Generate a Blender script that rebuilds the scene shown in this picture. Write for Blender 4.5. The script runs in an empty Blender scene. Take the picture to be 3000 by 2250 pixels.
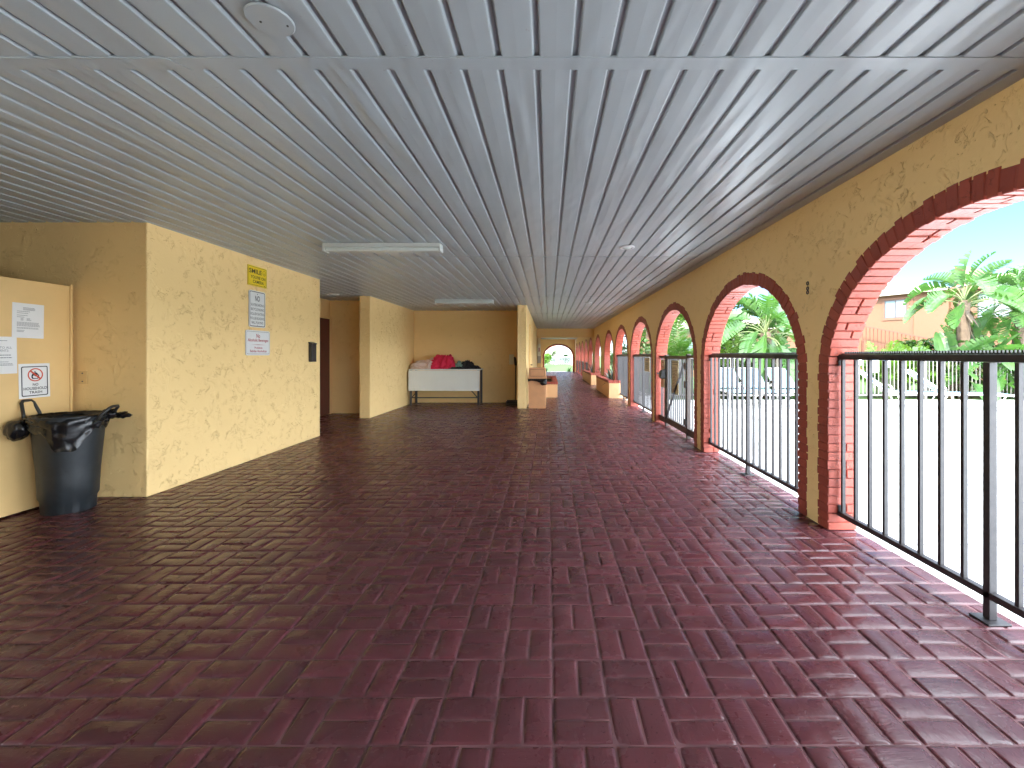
import bpy, bmesh, math, random
import numpy as np
from mathutils import Vector, Matrix, noise

S = bpy.context.scene
COL = S.collection
R = math.radians
PI = math.pi

# ------------------------------------------------------------------ helpers
BASE = {}

class MB:
    """collects verts / faces of one mesh"""
    def __init__(self):
        self.v = []; self.f = []
    def add(self, vs, fs):
        n = len(self.v)
        self.v.extend([tuple(p) for p in vs])
        self.f.extend([tuple(i + n for i in f) for f in fs])
    def quad(self, a, b, c, d):
        self.add([a, b, c, d], [(0, 1, 2, 3)])
    def box(self, x0, x1, y0, y1, z0, z1):
        self.add([(x0, y0, z0), (x1, y0, z0), (x1, y1, z0), (x0, y1, z0), (x0, y0, z1), (x1, y0, z1), (x1, y1, z1), (x0, y1, z1)],
                 [(0, 3, 2, 1), (4, 5, 6, 7), (0, 1, 5, 4), (1, 2, 6, 5), (2, 3, 7, 6), (3, 0, 4, 7)])
    def hexa(self, p):
        self.add(p, [(0, 3, 2, 1), (4, 5, 6, 7), (0, 1, 5, 4), (1, 2, 6, 5), (2, 3, 7, 6), (3, 0, 4, 7)])
    def bar(self, a, b, w, h=None, up=(0, 0, 1)):
        a = Vector(a); b = Vector(b); h = h or w
        d = (b - a).normalized(); u = Vector(up)
        if abs(d.dot(u)) > .95: u = Vector((1, 0, 0))
        s = d.cross(u).normalized() * (w / 2); t = s.cross(d).normalized() * (h / 2)
        self.hexa([a - s - t, a + s - t, b + s - t, b - s - t, a - s + t, a + s + t, b + s + t, b - s + t])
    def tube(self, pts, r, n=8, caps=True, closed=False):
        pts = [Vector(p) for p in pts]
        m = len(pts)
        rs = r if isinstance(r, (list, tuple)) else [r] * m
        rings = []; ref = None
        for i, p in enumerate(pts):
            if closed: d = pts[(i + 1) % m] - pts[i - 1]
            else: d = pts[min(i + 1, m - 1)] - pts[max(i - 1, 0)]
            d.normalize()
            if ref is None:
                ref = Vector((0, 0, 1)) if abs(d.z) < .9 else Vector((1, 0, 0))
            s = d.cross(ref)
            if s.length < 1e-4: s = d.cross(Vector((.3, .8, .2)))
            s.normalize(); ref = s.cross(d).normalized()
            rings.append([p + (s * math.cos(2 * PI * k / n) + ref * math.sin(2 * PI * k / n)) * rs[i] for k in range(n)])
        vs = [q for rr in rings for q in rr]; fs = []
        for i in range(m if closed else m - 1):
            j = (i + 1) % m
            for k in range(n):
                fs.append((i * n + k, i * n + (k + 1) % n, j * n + (k + 1) % n, j * n + k))
        if caps and not closed:
            fs.append(tuple(range(n - 1, -1, -1))); fs.append(tuple((m - 1) * n + k for k in range(n)))
        self.add(vs, fs)
    def lathe(self, prof, c=(0, 0, 0), n=32, wob=None):
        """prof: list of (r, z)"""
        vs = []; fs = []
        for i, (r, z) in enumerate(prof):
            for k in range(n):
                a = 2 * PI * k / n; rr, zz = r, z
                if wob: rr, zz = wob(i, a, r, z)
                vs.append((c[0] + rr * math.cos(a), c[1] + rr * math.sin(a), c[2] + zz))
        for i in range(len(prof) - 1):
            for k in range(n):
                fs.append((i * n + k, i * n + (k + 1) % n, (i + 1) * n + (k + 1) % n, (i + 1) * n + k))
        self.add(vs, fs)
    def disc(self, c, r, n=32, flip=False):
        vs = [(c[0] + r * math.cos(2 * PI * k / n), c[1] + r * math.sin(2 * PI * k / n), c[2]) for k in range(n)]
        self.add(vs, [tuple(range(n))[::-1] if flip else tuple(range(n))])
    def build(self, name, mat, parent=None, smooth=False, bevel=0, origin=None, autosmooth=False):
        if parent is not None:
            b = BASE[parent.name]
        elif origin is not None:
            b = Vector(origin)
        else:
            a = np.array(self.v); lo = a.min(0); hi = a.max(0)
            b = Vector(((lo[0] + hi[0]) / 2, (lo[1] + hi[1]) / 2, lo[2]))
        me = bpy.data.meshes.new(name)
        me.from_pydata([(p[0] - b.x, p[1] - b.y, p[2] - b.z) for p in self.v], [], self.f)
        me.validate()
        if mat: me.materials.append(mat)
        if smooth:
            me.polygons.foreach_set('use_smooth', [True] * len(me.polygons))
        o = bpy.data.objects.new(name, me); COL.objects.link(o)
        if parent is not None:
            o.parent = parent
        else:
            o.location = b
        BASE[o.name] = b
        if bevel:
            m = o.modifiers.new('bevel', 'BEVEL'); m.width = bevel; m.segments = 2; m.limit_method = 'ANGLE'; m.angle_limit = R(50)
        return o

def tag(o, label, cat, group=None):
    o['label'] = label; o['category'] = cat
    if group: o['group'] = group
    return o

def thing(name, label, cat, loc=(0, 0, 0), group=None):
    o = bpy.data.objects.new(name, None); COL.objects.link(o)
    o.location = loc; o.empty_display_size = .1
    BASE[o.name] = Vector(loc)
    return tag(o, label, cat, group)

def kids(o):
    return [c for c in bpy.data.objects if c.parent == o]

def copy_tree(o, loc=None, rotz=None, parent=None, label=None):
    c = o.copy(); COL.objects.link(c)
    c.parent = parent
    if loc is not None: c.location = loc
    if rotz is not None: c.rotation_euler = (0, 0, rotz)
    if label: c['label'] = label
    for k in kids(o): copy_tree(k, parent=c)
    return c

# ------------------------------------------------------------------ materials
def newmat(name):
    m = bpy.data.materials.new(name); m.use_nodes = True
    nt = m.node_tree
    return m, nt, nt.nodes['Principled BSDF']

def node(nt, typ, ins=None, **props):
    n = nt.nodes.new(typ)
    for k, v in props.items(): setattr(n, k, v)
    for k, v in (ins or {}).items():
        if hasattr(v, 'is_linked') or isinstance(v, bpy.types.NodeSocket): nt.links.new(v, n.inputs[k])
        else: n.inputs[k].default_value = v
    return n

def math_(nt, op, a, b=None, c=None, clamp=False):
    n = nt.nodes.new('ShaderNodeMath'); n.operation = op; n.use_clamp = clamp
    for i, v in enumerate((a, b, c)):
        if v is None: continue
        if isinstance(v, bpy.types.NodeSocket): nt.links.new(v, n.inputs[i])
        else: n.inputs[i].default_value = v
    return n.outputs[0]

def smooth_(nt, v, a, b, lo=0.0, hi=1.0):
    n = nt.nodes.new('ShaderNodeMapRange'); n.interpolation_type = 'SMOOTHSTEP'
    nt.links.new(v, n.inputs[0])
    for i, q in enumerate((a, b, lo, hi)): n.inputs[i + 1].default_value = q
    return n.outputs[0]

def noise_(nt, vec, scale, detail=3, rough=.5, dist=0.0):
    n = node(nt, 'ShaderNodeTexNoise', {'Scale': scale, 'Detail': detail, 'Roughness': rough, 'Distortion': dist})
    if vec is not None: nt.links.new(vec, n.inputs['Vector'])
    return n.outputs['Fac']

def pos_(nt, scale=None, obj=False):
    if obj:
        p = node(nt, 'ShaderNodeTexCoord').outputs['Object']
    else:
        p = node(nt, 'ShaderNodeNewGeometry').outputs['Position']
    if scale is not None:
        m = node(nt, 'ShaderNodeMapping', {'Scale': scale}); nt.links.new(p, m.inputs['Vector']); return m.outputs['Vector']
    return p

def vary(nt, col, fac, amount, col2=None):
    """mix base colour with a second one by fac*amount"""
    m = nt.nodes.new('ShaderNodeMix'); m.data_type = 'RGBA'
    f = math_(nt, 'MULTIPLY', fac, amount)
    nt.links.new(f, m.inputs[0])
    if isinstance(col, bpy.types.NodeSocket): nt.links.new(col, m.inputs[6])
    else: m.inputs[6].default_value = (*col, 1)
    m.inputs[7].default_value = (*(col2 or tuple(c * .6 for c in col)), 1)
    return m.outputs[2]

def bump_(nt, bsdf, h, strength=.5, dist=.01):
    b = node(nt, 'ShaderNodeBump', {'Strength': strength, 'Distance': dist, 'Height': h})
    nt.links.new(b.outputs[0], bsdf.inputs['Normal'])

def mat_plain(name, col, rough=.5, metal=0.0, nscale=20, namt=.25, bump=.0, bscale=60, spec=None, col2=None, coat=0):
    m, nt, b = newmat(name)
    p = pos_(nt, obj=True)
    f = noise_(nt, p, nscale, 4, .6)
    f2 = smooth_(nt, f, .35, .7)
    nt.links.new(vary(nt, col, f2, namt, col2), b.inputs['Base Color'])
    b.inputs['Roughness'].default_value = rough; b.inputs['Metallic'].default_value = metal
    if spec is not None: b.inputs['Specular IOR Level'].default_value = spec
    if coat: b.inputs['Coat Weight'].default_value = coat; b.inputs['Coat Roughness'].default_value = .15
    if bump: bump_(nt, b, noise_(nt, p, bscale, 4, .6), bump, .004)
    return m

def mat_stucco(name, col, k=1.0, warp=(1, 1, 1)):
    m, nt, b = newmat(name)
    p = pos_(nt, warp)
    n1 = noise_(nt, p, 5.2, 4, .6, 1.0)
    plate = smooth_(nt, n1, .45, .55)
    mask = smooth_(nt, noise_(nt, p, 4.2, 2), .50, .60)
    n3 = noise_(nt, p, 10, 2, .5, 1.4)
    d = math_(nt, 'ABSOLUTE', math_(nt, 'SUBTRACT', n3, .5))
    ridge = smooth_(nt, d, 0.0, .019, 1.0, 0.0)
    mask2 = smooth_(nt, noise_(nt, p, 8.3, 2), .56, .62)
    ridge = math_(nt, 'MULTIPLY', ridge, mask2)
    n6 = noise_(nt, p, 17, 2, .5, 1.4)
    r2 = smooth_(nt, math_(nt, 'ABSOLUTE', math_(nt, 'SUBTRACT', n6, .5)), 0.0, .035, 1.0, 0.0)
    r2 = math_(nt, 'MULTIPLY', r2, smooth_(nt, noise_(nt, p, 11, 2), .57, .66))
    n5 = noise_(nt, p, 23, 2, .5, 1.0)
    pit = math_(nt, 'MULTIPLY', smooth_(nt, n5, .68, .72), mask)
    fine = noise_(nt, p, 140, 3, .6)
    lumpy = noise_(nt, p, 30, 3, .6)
    h = math_(nt, 'ADD', math_(nt, 'MULTIPLY', math_(nt, 'MULTIPLY', plate, mask), .40), math_(nt, 'MULTIPLY', ridge, .85))
    h = math_(nt, 'ADD', h, math_(nt, 'MULTIPLY', r2, .5))
    h = math_(nt, 'SUBTRACT', h, math_(nt, 'MULTIPLY', pit, .6))
    h = math_(nt, 'ADD', h, math_(nt, 'ADD', math_(nt, 'MULTIPLY', fine, .08), math_(nt, 'MULTIPLY', lumpy, .16)))
    big = smooth_(nt, noise_(nt, p, 1.1, 4, .6), .3, .7)
    c = vary(nt, col, big, .10, tuple(x * .78 for x in col))
    c2 = vary(nt, c, pit, .22, tuple(x * .4 for x in col))
    nt.links.new(c2, b.inputs['Base Color'])
    b.inputs['Roughness'].default_value = .62
    bump_(nt, b, h, 1.0 * k, .0072)
    return m

def mat_leaf(name, col, col2, trans=.4, rough=.4):
    m, nt, b = newmat(name)
    p = pos_(nt)
    f = smooth_(nt, noise_(nt, p, 3.1, 4, .65), .3, .7)
    c = vary(nt, col, f, 1.0, col2)
    nt.links.new(c, b.inputs['Base Color']); b.inputs['Roughness'].default_value = rough
    t = node(nt, 'ShaderNodeBsdfTranslucent'); 
    mm = nt.nodes.new('ShaderNodeMix'); mm.data_type = 'RGBA'; mm.blend_type = 'MULTIPLY'; mm.inputs[0].default_value = 1
    nt.links.new(c, mm.inputs[6]); mm.inputs[7].default_value = (1.6, 1.8, .7, 1)
    nt.links.new(mm.outputs[2], t.inputs['Color'])
    mix = node(nt, 'ShaderNodeMixShader', {0: trans})
    nt.links.new(b.outputs[0], mix.inputs[1]); nt.links.new(t.outputs[0], mix.inputs[2])
    nt.links.new(mix.outputs[0], nt.nodes['Material Output'].inputs[0])
    return m

def mat_floor():
    m, nt, b = newmat('painted_stamped_brick')
    p = pos_(nt)
    tone = node(nt, 'ShaderNodeAttribute', attribute_name='brick_tone').outputs['Fac']
    big = smooth_(nt, noise_(nt, p, .9, 4, .6), .3, .7)
    c = vary(nt, (.096, .022, .028), tone, .7, (.050, .014, .018))
    c = vary(nt, c, big, .35, (.115, .040, .042))
    speck = smooth_(nt, noise_(nt, p, 95, 2, .5), .70, .76)
    c = vary(nt, c, speck, .5, (.30, .13, .12))
    worn = math_(nt, 'MULTIPLY', smooth_(nt, noise_(nt, p, 3, 6, .75), .58, .8), .35)
    c = vary(nt, c, worn, 1.0, (.19, .075, .078))
    nt.links.new(c, b.inputs['Base Color'])
    rg = math_(nt, 'ADD', .16, math_(nt, 'MULTIPLY', noise_(nt, p, 5, 4, .6), .22))
    nt.links.new(rg, b.inputs['Roughness'])
    # trowel swirls and pits in the sealed surface
    sw = noise_(nt, pos_(nt, (11, 60, 1)), 1.0, 3, .55, 1.2)
    sw2 = noise_(nt, pos_(nt, (52, 14, 1)), 1.0, 3, .55, 1.5)
    sel = smooth_(nt, noise_(nt, p, 3.3, 1), .45, .55)
    mixs = math_(nt, 'ADD', math_(nt, 'MULTIPLY', sw, sel), math_(nt, 'MULTIPLY', sw2, math_(nt, 'SUBTRACT', 1, sel)))
    pits = smooth_(nt, noise_(nt, p, 62, 2, .5), .66, .72)
    und = noise_(nt, p, 14, 2, .5)
    h = math_(nt, 'ADD', math_(nt, 'MULTIPLY', mixs, .5), math_(nt, 'MULTIPLY', und, 1.0))
    h = math_(nt, 'SUBTRACT', h, math_(nt, 'MULTIPLY', pits, .4))
    bump_(nt, b, h, .6, .0048)
    return m

def mat_brick():
    m, nt, b = newmat('painted_red_brick')
    p = pos_(nt)
    rnd = node(nt, 'ShaderNodeAttribute', attribute_name='brick_tone').outputs['Fac']
    c = vary(nt, (.37, .072, .042), rnd, .6, (.27, .048, .032))
    crack = smooth_(nt, math_(nt, 'ABSOLUTE', math_(nt, 'SUBTRACT', noise_(nt, p, 9, 3, .6, 1.5), .5)), 0, .012, 1, 0)
    crack = math_(nt, 'MULTIPLY', crack, smooth_(nt, noise_(nt, p, 5, 1), .5, .58))
    c = vary(nt, c, crack, .6, (.10, .03, .025))
    nt.links.new(c, b.inputs['Base Color']); b.inputs['Roughness'].default_value = .5
    h = math_(nt, 'ADD', noise_(nt, p, 28, 5, .65), math_(nt, 'MULTIPLY', crack, -1.2))
    pits = smooth_(nt, noise_(nt, p, 60, 2), .66, .75)
    h = math_(nt, 'SUBTRACT', h, math_(nt, 'MULTIPLY', pits, .5))
    bump_(nt, b, h, .7, .006)
    return m

def mat_ceiling():
    m, nt, b = newmat('white_soffit_metal')
    p = pos_(nt)
    big = smooth_(nt, noise_(nt, p, .8, 4, .6), .3, .75)
    c = vary(nt, (.355, .41, .435), big, .18, (.30, .33, .33))
    fl = smooth_(nt, noise_(nt, p, 34, 2), .74, .78)
    c = vary(nt, c, fl, .35, (.25, .24, .22))
    nt.links.new(c, b.inputs['Base Color'])
    b.inputs['Roughness'].default_value = .33
    wv = noise_(nt, pos_(nt, (4.2, 1.1, 1)), 1.0, 2, .5, .4)
    fine = noise_(nt, p, 260, 2, .6)
    h = math_(nt, 'ADD', math_(nt, 'MULTIPLY', wv, 4.2), math_(nt, 'MULTIPLY', fine, .03))
    bump_(nt, b, h, .5, .012)
    return m

YELLOW = (.92, .655, .29)
M = {}
M['stucco'] = mat_stucco('yellow_stucco', YELLOW)
M['stucco_v'] = mat_stucco('yellow_stucco_troweled', YELLOW, 1.1, (1.2, 1.2, .75))
M['floor'] = mat_floor()
M['grout'] = mat_plain('dusty_joint', (.175, .075, .08), .6, nscale=5, namt=.8, col2=(.05, .02, .022), bump=.4, bscale=90)
M['brick'] = mat_brick()
M['ceiling'] = mat_ceiling()
M['trim_white'] = mat_plain('white_trim', (.72, .73, .74), .4, nscale=3, namt=.12)
M['black_metal'] = mat_plain('black_metal', (.022, .020, .022), .42, nscale=30, namt=.5, col2=(.05, .045, .045), bump=.15, bscale=200)
M['bronze_metal'] = mat_plain('bronze_metal', (.055, .040, .032), .45, nscale=30, namt=.5, bump=.15)
M['black_plastic'] = mat_plain('black_plastic', (.018, .018, .018), .4, nscale=25, namt=.3)
M['can_plastic'] = mat_plain('dark_slate_plastic', (.012, .016, .019), .48, nscale=14, namt=.5, col2=(.024, .030, .034), bump=.25, bscale=35)
M['bag_plastic'] = mat_plain('black_bag_film', (.007, .007, .008), .25, nscale=25, namt=.3, bump=.7, bscale=22)
M['panel'] = mat_plain('tan_panel_paint', (.80, .54, .23), .5, nscale=2.5, namt=.18, bump=.05)
M['tan_bin'] = mat_plain('tan_bin_plastic', (.62, .31, .14), .5, nscale=6, namt=.25, bump=.08)
M['paper'] = mat_plain('paper_white', (.78, .78, .76), .7, nscale=8, namt=.06)
M['ink'] = mat_plain('ink_grey', (.22, .22, .23), .7, nscale=60, namt=.3)
M['ink_dark'] = mat_plain('ink_black', (.02, .02, .022), .6, nscale=60, namt=.2)
M['sign_white'] = mat_plain('sign_white', (.78, .79, .78), .35, nscale=9, namt=.08)
M['sign_yellow'] = mat_plain('sign_yellow', (.82, .60, .02), .4, nscale=12, namt=.1)
M['sign_red'] = mat_plain('sign_red', (.42, .02, .03), .4, nscale=20, namt=.15)
M['sign_orange'] = mat_plain('sign_ring_red', (.62, .08, .04), .4, nscale=20, namt=.15)
M['sign_cream'] = mat_plain('sign_cream', (.66, .56, .34), .45, nscale=12, namt=.15)
M['sign_blue'] = mat_plain('sign_blue', (.05, .20, .55), .4, nscale=12, namt=.15)
M['door_red'] = mat_plain('door_brown', (.135, .035, .025), .45, nscale=4, namt=.4)
M['fixture'] = mat_plain('lamp_housing', (.62, .68, .66), .35, nscale=5, namt=.1)
M['lens'] = mat_plain('lamp_lens', (.66, .74, .72), .25, nscale=60, namt=.1)
M['white_table'] = mat_plain('white_laminate', (.80, .83, .78), .35, nscale=3, namt=.08)
M['steel_dark'] = mat_plain('dark_steel', (.10, .10, .10), .4, metal=.7, nscale=14, namt=.4)
M['cloth_pink'] = mat_plain('cloth_crimson', (.72, .022, .075), .85, nscale=15, namt=.25, bump=.3, bscale=160)
M['cloth_white'] = mat_plain('cloth_pale', (.74, .58, .52), .55, nscale=12, namt=.2, bump=.4, bscale=40)
M['cloth_green'] = mat_plain('cloth_grey_green', (.14, .27, .20), .85, nscale=30, namt=.7, col2=(.4, .5, .45), bump=.3)
M['cloth_black'] = mat_plain('cloth_black', (.012, .012, .016), .8, nscale=12, namt=.3, bump=.4)
M['cloth_brown'] = mat_plain('cloth_dark_brown', (.06, .035, .03), .85, nscale=12, namt=.4, bump=.4)
M['ivory'] = mat_plain('ivory_plastic', (.82, .78, .62), .4, nscale=9, namt=.1)
M['concrete'] = mat_plain('pool_concrete', (.72, .73, .73), .55, nscale=1.2, namt=.22, col2=(.5, .49, .46), bump=.25, bscale=30)
M['planter_wall'] = mat_stucco('planter_stucco', (.72, .42, .20), .7)
M['soil'] = mat_plain('soil', (.06, .04, .028), .9, nscale=30, namt=.6, bump=.8)
M['grass'] = mat_plain('lawn_grass', (.028, .070, .007), .8, nscale=2.2, namt=.6, col2=(.045, .072, .012), bump=.7, bscale=70)
M['strap_blue'] = mat_plain('strap_blue', (.13, .21, .29), .4, nscale=8, namt=.15)
M['white_metal'] = mat_plain('white_tube', (.5, .51, .5), .35, nscale=8, namt=.08)
M['fence_grey'] = mat_plain('grey_picket', (.16, .15, .14), .5, nscale=12, namt=.3)
M['peach'] = mat_stucco('peach_stucco', (.135, .062, .030), .5)
M['roof'] = mat_plain('pale_roof', (.22, .19, .14), .85, nscale=5, namt=.35, bump=.7, bscale=18)
M['fascia'] = mat_plain('fascia_brown', (.13, .06, .032), .6, nscale=5, namt=.2)
M['fascia_white'] = mat_plain('fascia_cream', (.27, .25, .20), .6, nscale=5, namt=.2)
M['frame_dark'] = mat_plain('window_frame_dark', (.06, .055, .06), .4, nscale=8, namt=.2)
M['glass'] = mat_plain('window_glass', (.12, .17, .18), .06, nscale=1.6, namt=.4, spec=.8)
M['curtain'] = mat_plain('pale_blind', (.17, .20, .21), .5, nscale=2, namt=.2)
M['rail_brown'] = mat_plain('rail_brown', (.12, .045, .028), .5, nscale=8, namt=.3)
M['leaf_big'] = mat_leaf('paddle_leaf', (.030, .085, .022), (.052, .115, .028), .28, .38)
M['leaf_mid'] = mat_leaf('shrub_leaf', (.024, .068, .013), (.050, .105, .018), .3, .45)
M['leaf_lime'] = mat_leaf('lime_leaf', (.055, .125, .012), (.085, .155, .02), .35, .45)
M['leaf_dark'] = mat_leaf('dark_leaf', (.012, .038, .010), (.026, .065, .016), .25, .4)
M['leaf_dead'] = mat_leaf('dead_leaf', (.13, .10, .07), (.07, .05, .035), .2, .7)
M['leaf_purple'] = mat_leaf('spiky_leaf', (.030, .028, .026), (.05, .07, .035), .15, .35)
M['petiole'] = mat_plain('petiole', (.11, .14, .05), .5, nscale=8, namt=.3)
M['bark'] = mat_plain('bark', (.11, .078, .05), .85, nscale=9, namt=.7, col2=(.07, .045, .03), bump=1.0, bscale=22)
M['bark_pale'] = mat_plain('bark_pale', (.30, .26, .21), .85, nscale=9, namt=.5, bump=.8, bscale=12)
M['far_pink'] = mat_plain('far_pink_paint', (.34, .19, .14), .7, nscale=1, namt=.15)
M['far_white'] = mat_plain('far_white_paint', (.45, .42, .36), .7, nscale=1, namt=.1)
M['chain'] = mat_plain('galvanised', (.50, .56, .58), .4, nscale=5, namt=.2)

# ------------------------------------------------------------------ scene constants (metres; camera at X=0, Y=0)
HC, ZC = 1.27, 2.455          # camera height, ceiling height
XA, XB = 2.03, 2.225          # arcade wall faces
A_OUT, B_OUT, ZSPR = 1.20, 0.985, 1.135
DEP = .125                    # brick trim depth
CENT = [-2.99, -.45, 2.09, 4.63, 7.17, 9.71, 12.25, 14.79, 18.0, 21.1, 23.65, 26.2, 28.75, 31.3]
YEND = 33.0
XCOR = -.55

# ------------------------------------------------------------------ ground
g = MB()
g.quad((-400, -200, -.10), (400, -200, -.10), (400, 800, -.10), (-400, 800, -.10))
o = g.build('lawn', M['grass']); o['kind'] = 'structure'
g = MB()
def slab(x0, x1, y0, y1):
    g.box(x0, x1, y0, y1, -.12, -.03)
jx = [XB + .004, 4.2, 7.2, 10.2, 13.2, 16.2, 20.0]; jy = [-9, -6, -3, 0, 3, 6, 9, 12.7]
for i in range(len(jx) - 1):
    for j in range(len(jy) - 1):
        slab(jx[i] + .012, jx[i + 1] - .012, jy[j] + .012, jy[j + 1] - .012)
o = g.build('pool_deck', M['concrete']); o['kind'] = 'structure'
g = MB()
for k in range(7):
    g.box(XB + .01, 3.3, 12.72 + k * 3, 15.70 + k * 3, -.12, -.03)
g.box(-18, -7.21, -12, 8, -.12, -.03)  # unseen apron, added outside the side opening to bounce light in
g.box(-1.2, 3.3, YEND + .31, YEND + 1.5, -.12, -.032)
o = g.build('path_and_bounce_apron', M['concrete']); o['kind'] = 'structure'

# ------------------------------------------------------------------ floor: stamped basket weave, every brick modelled
def build_floor():
    rng = np.random.default_rng(7)
    s = .2013; x0, y0 = .016, 1.425
    e = .0055
    lu = np.array([-.5 * s + .0032, -.5 * s + .0032 + e * .7, -.5 * s + .0032 + 2.6 * e, -.05, .0, .05, .5 * s - .0032 - 2.6 * e, .5 * s - .0032 - e * .7, .5 * s - .0032])
    lv = np.array([-.25 * s + .0032, -.25 * s + .0032 + e * .7, -.25 * s + .0032 + 2.2 * e, .0, .25 * s - .0032 - 2.2 * e, .25 * s - .0032 - e * .7, .25 * s - .0032])
    nu, nv = len(lu), len(lv)
    U, V = np.meshgrid(lu, lv, indexing='ij'); U = U.ravel(); V = V.ravel()
    hu = np.array([0, 1, 2, 2, 2, 2, 2, 1, 0]); hv = np.array([0, 1, 2, 2, 2, 1, 0])
    H = np.minimum.outer(hu, hv).ravel()
    Z0 = np.where(H == 0, -.0052, np.where(H == 1, -.0013, 0.0))
    un, vn = U / (.5 * s), V / (.25 * s)
    quads = []
    for a in range(nu - 1):
        for b in range(nv - 1):
            quads.append((a * nv + b, (a + 1) * nv + b, (a + 1) * nv + b + 1, a * nv + b + 1))
    quads = np.array(quads)
    cells = []
    def region(xa, xb, ya, yb):
        i0 = math.floor((xa - x0) / s); i1 = math.ceil((xb - x0) / s)
        j0 = math.floor((ya - y0) / s); j1 = math.ceil((yb - y0) / s)
        for i in range(i0, i1):
            for j in range(j0, j1): cells.append((i, j))
    region(-5.5, 2.22, -1.2, 11.65)
    region(-.75, 2.22, 11.65, 33.3)
    cells = sorted(set(cells))
    VV = []; TT = []; 
    for (i, j) in cells:
        cx = x0 + (i + .5) * s; cy = y0 + (j + .5) * s
        for q in (-1, 1):
            tx, ty = rng.normal(0, .013, 2)
            cup = rng.normal(.0016, .0013); dz = rng.normal(0, .0004)
            bend = rng.normal(0, .0011)
            ju, jv = rng.normal(0, .0008, 2); ang = rng.normal(0, .004)
            z = Z0 + (H > 0) * (tx * U + ty * V + cup * (1 - .6 * un ** 2 - .9 * vn ** 2) + bend * un * vn + dz)
            u = U + ju - ang * V; v = V + jv + ang * U
            if (i + j) % 2 == 0: X = cx + u; Y = cy + q * .25 * s + v
            else: X = cx + q * .25 * s - v; Y = cy + u
            X = np.minimum(X, XB - .002)
            VV.append(np.stack([X, Y, np.minimum(z, .0045)], 1)); TT.append(np.full(len(U), rng.random()))
    VV = np.concatenate(VV); TT = np.concatenate(TT)
    nb = len(VV) // len(U)
    F = (quads[None] + (np.arange(nb) * len(U))[:, None, None]).reshape(-1, 4)
    me = bpy.data.meshes.new('floor')
    me.vertices.add(len(VV)); me.vertices.foreach_set('co', VV.astype(np.float32).ravel())
    me.loops.add(F.size); me.loops.foreach_set('vertex_index', F.astype(np.int32).ravel())
    me.polygons.add(len(F)); me.polygons.foreach_set('loop_start', np.arange(0, F.size, 4, dtype=np.int32))
    me.update(calc_edges=True); me.validate()
    me.polygons.foreach_set('use_smooth', np.ones(len(me.polygons), dtype=bool))
    at = me.attributes.new('brick_tone', 'FLOAT', 'POINT'); at.data.foreach_set('value', TT.astype(np.float32))
    me.materials.append(M['floor'])
    o = bpy.data.objects.new('floor', me); COL.objects.link(o); o['kind'] = 'structure'
    b = MB(); b.box(-5.6, XB, -4.4, 11.9, -.15, -.0042); b.box(-.75, XB, 11.9, YEND + .3, -.15, -.0042)
    o2 = b.build('floor_bed', M['grout'], origin=(0, 0, 0)); o2['kind'] = 'structure'
build_floor()

# ------------------------------------------------------------------ arches
def arch_wall(mb, lo, hi, cents, ztop, t0, t1, P):
    """wall from s=lo..hi with arched holes; P(s, z, t) -> world"""
    a = A_OUT - .06; b = B_OUT - .06
    N = 40
    edges = []
    for t, flip in ((t0, False), (t1, True)):
        def q(p0, p1, p2, p3):
            vs = [P(*x, t) for x in (p0, p1, p2, p3)]
            mb.quad(*(vs[::-1] if flip else vs))
        cur = lo
        for c in cents:
            q((cur, 0), (c - a, 0), (c - a, ZSPR), (cur, ZSPR)); q((cur, ZSPR), (c - a, ZSPR), (c - a, ztop), (cur, ztop))
            for k in range(N):
                A0 = PI - PI * k / N; A1 = PI - PI * (k + 1) / N
                p = (c + a * math.cos(A0), ZSPR + b * math.sin(A0)); r = (c + a * math.cos(A1), ZSPR + b * math.sin(A1))
                q(p, r, (r[0], ztop), (p[0], ztop))
            cur = c + a
        q((cur, 0), (hi, 0), (hi, ZSPR), (cur, ZSPR)); q((cur, ZSPR), (hi, ZSPR), (hi, ztop), (cur, ztop))
    for c in cents:
        pts = [(c - a, 0), (c - a, ZSPR)] + [(c + a * math.cos(PI - PI * k / N), ZSPR + b * math.sin(PI - PI * k / N)) for k in range(1, N)] + [(c + a, ZSPR), (c + a, 0)]
        for p, r in zip(pts, pts[1:]):
            mb.quad(P(*p, t0), P(*p, t1), P(*r, t1), P(*r, t0))

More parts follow.
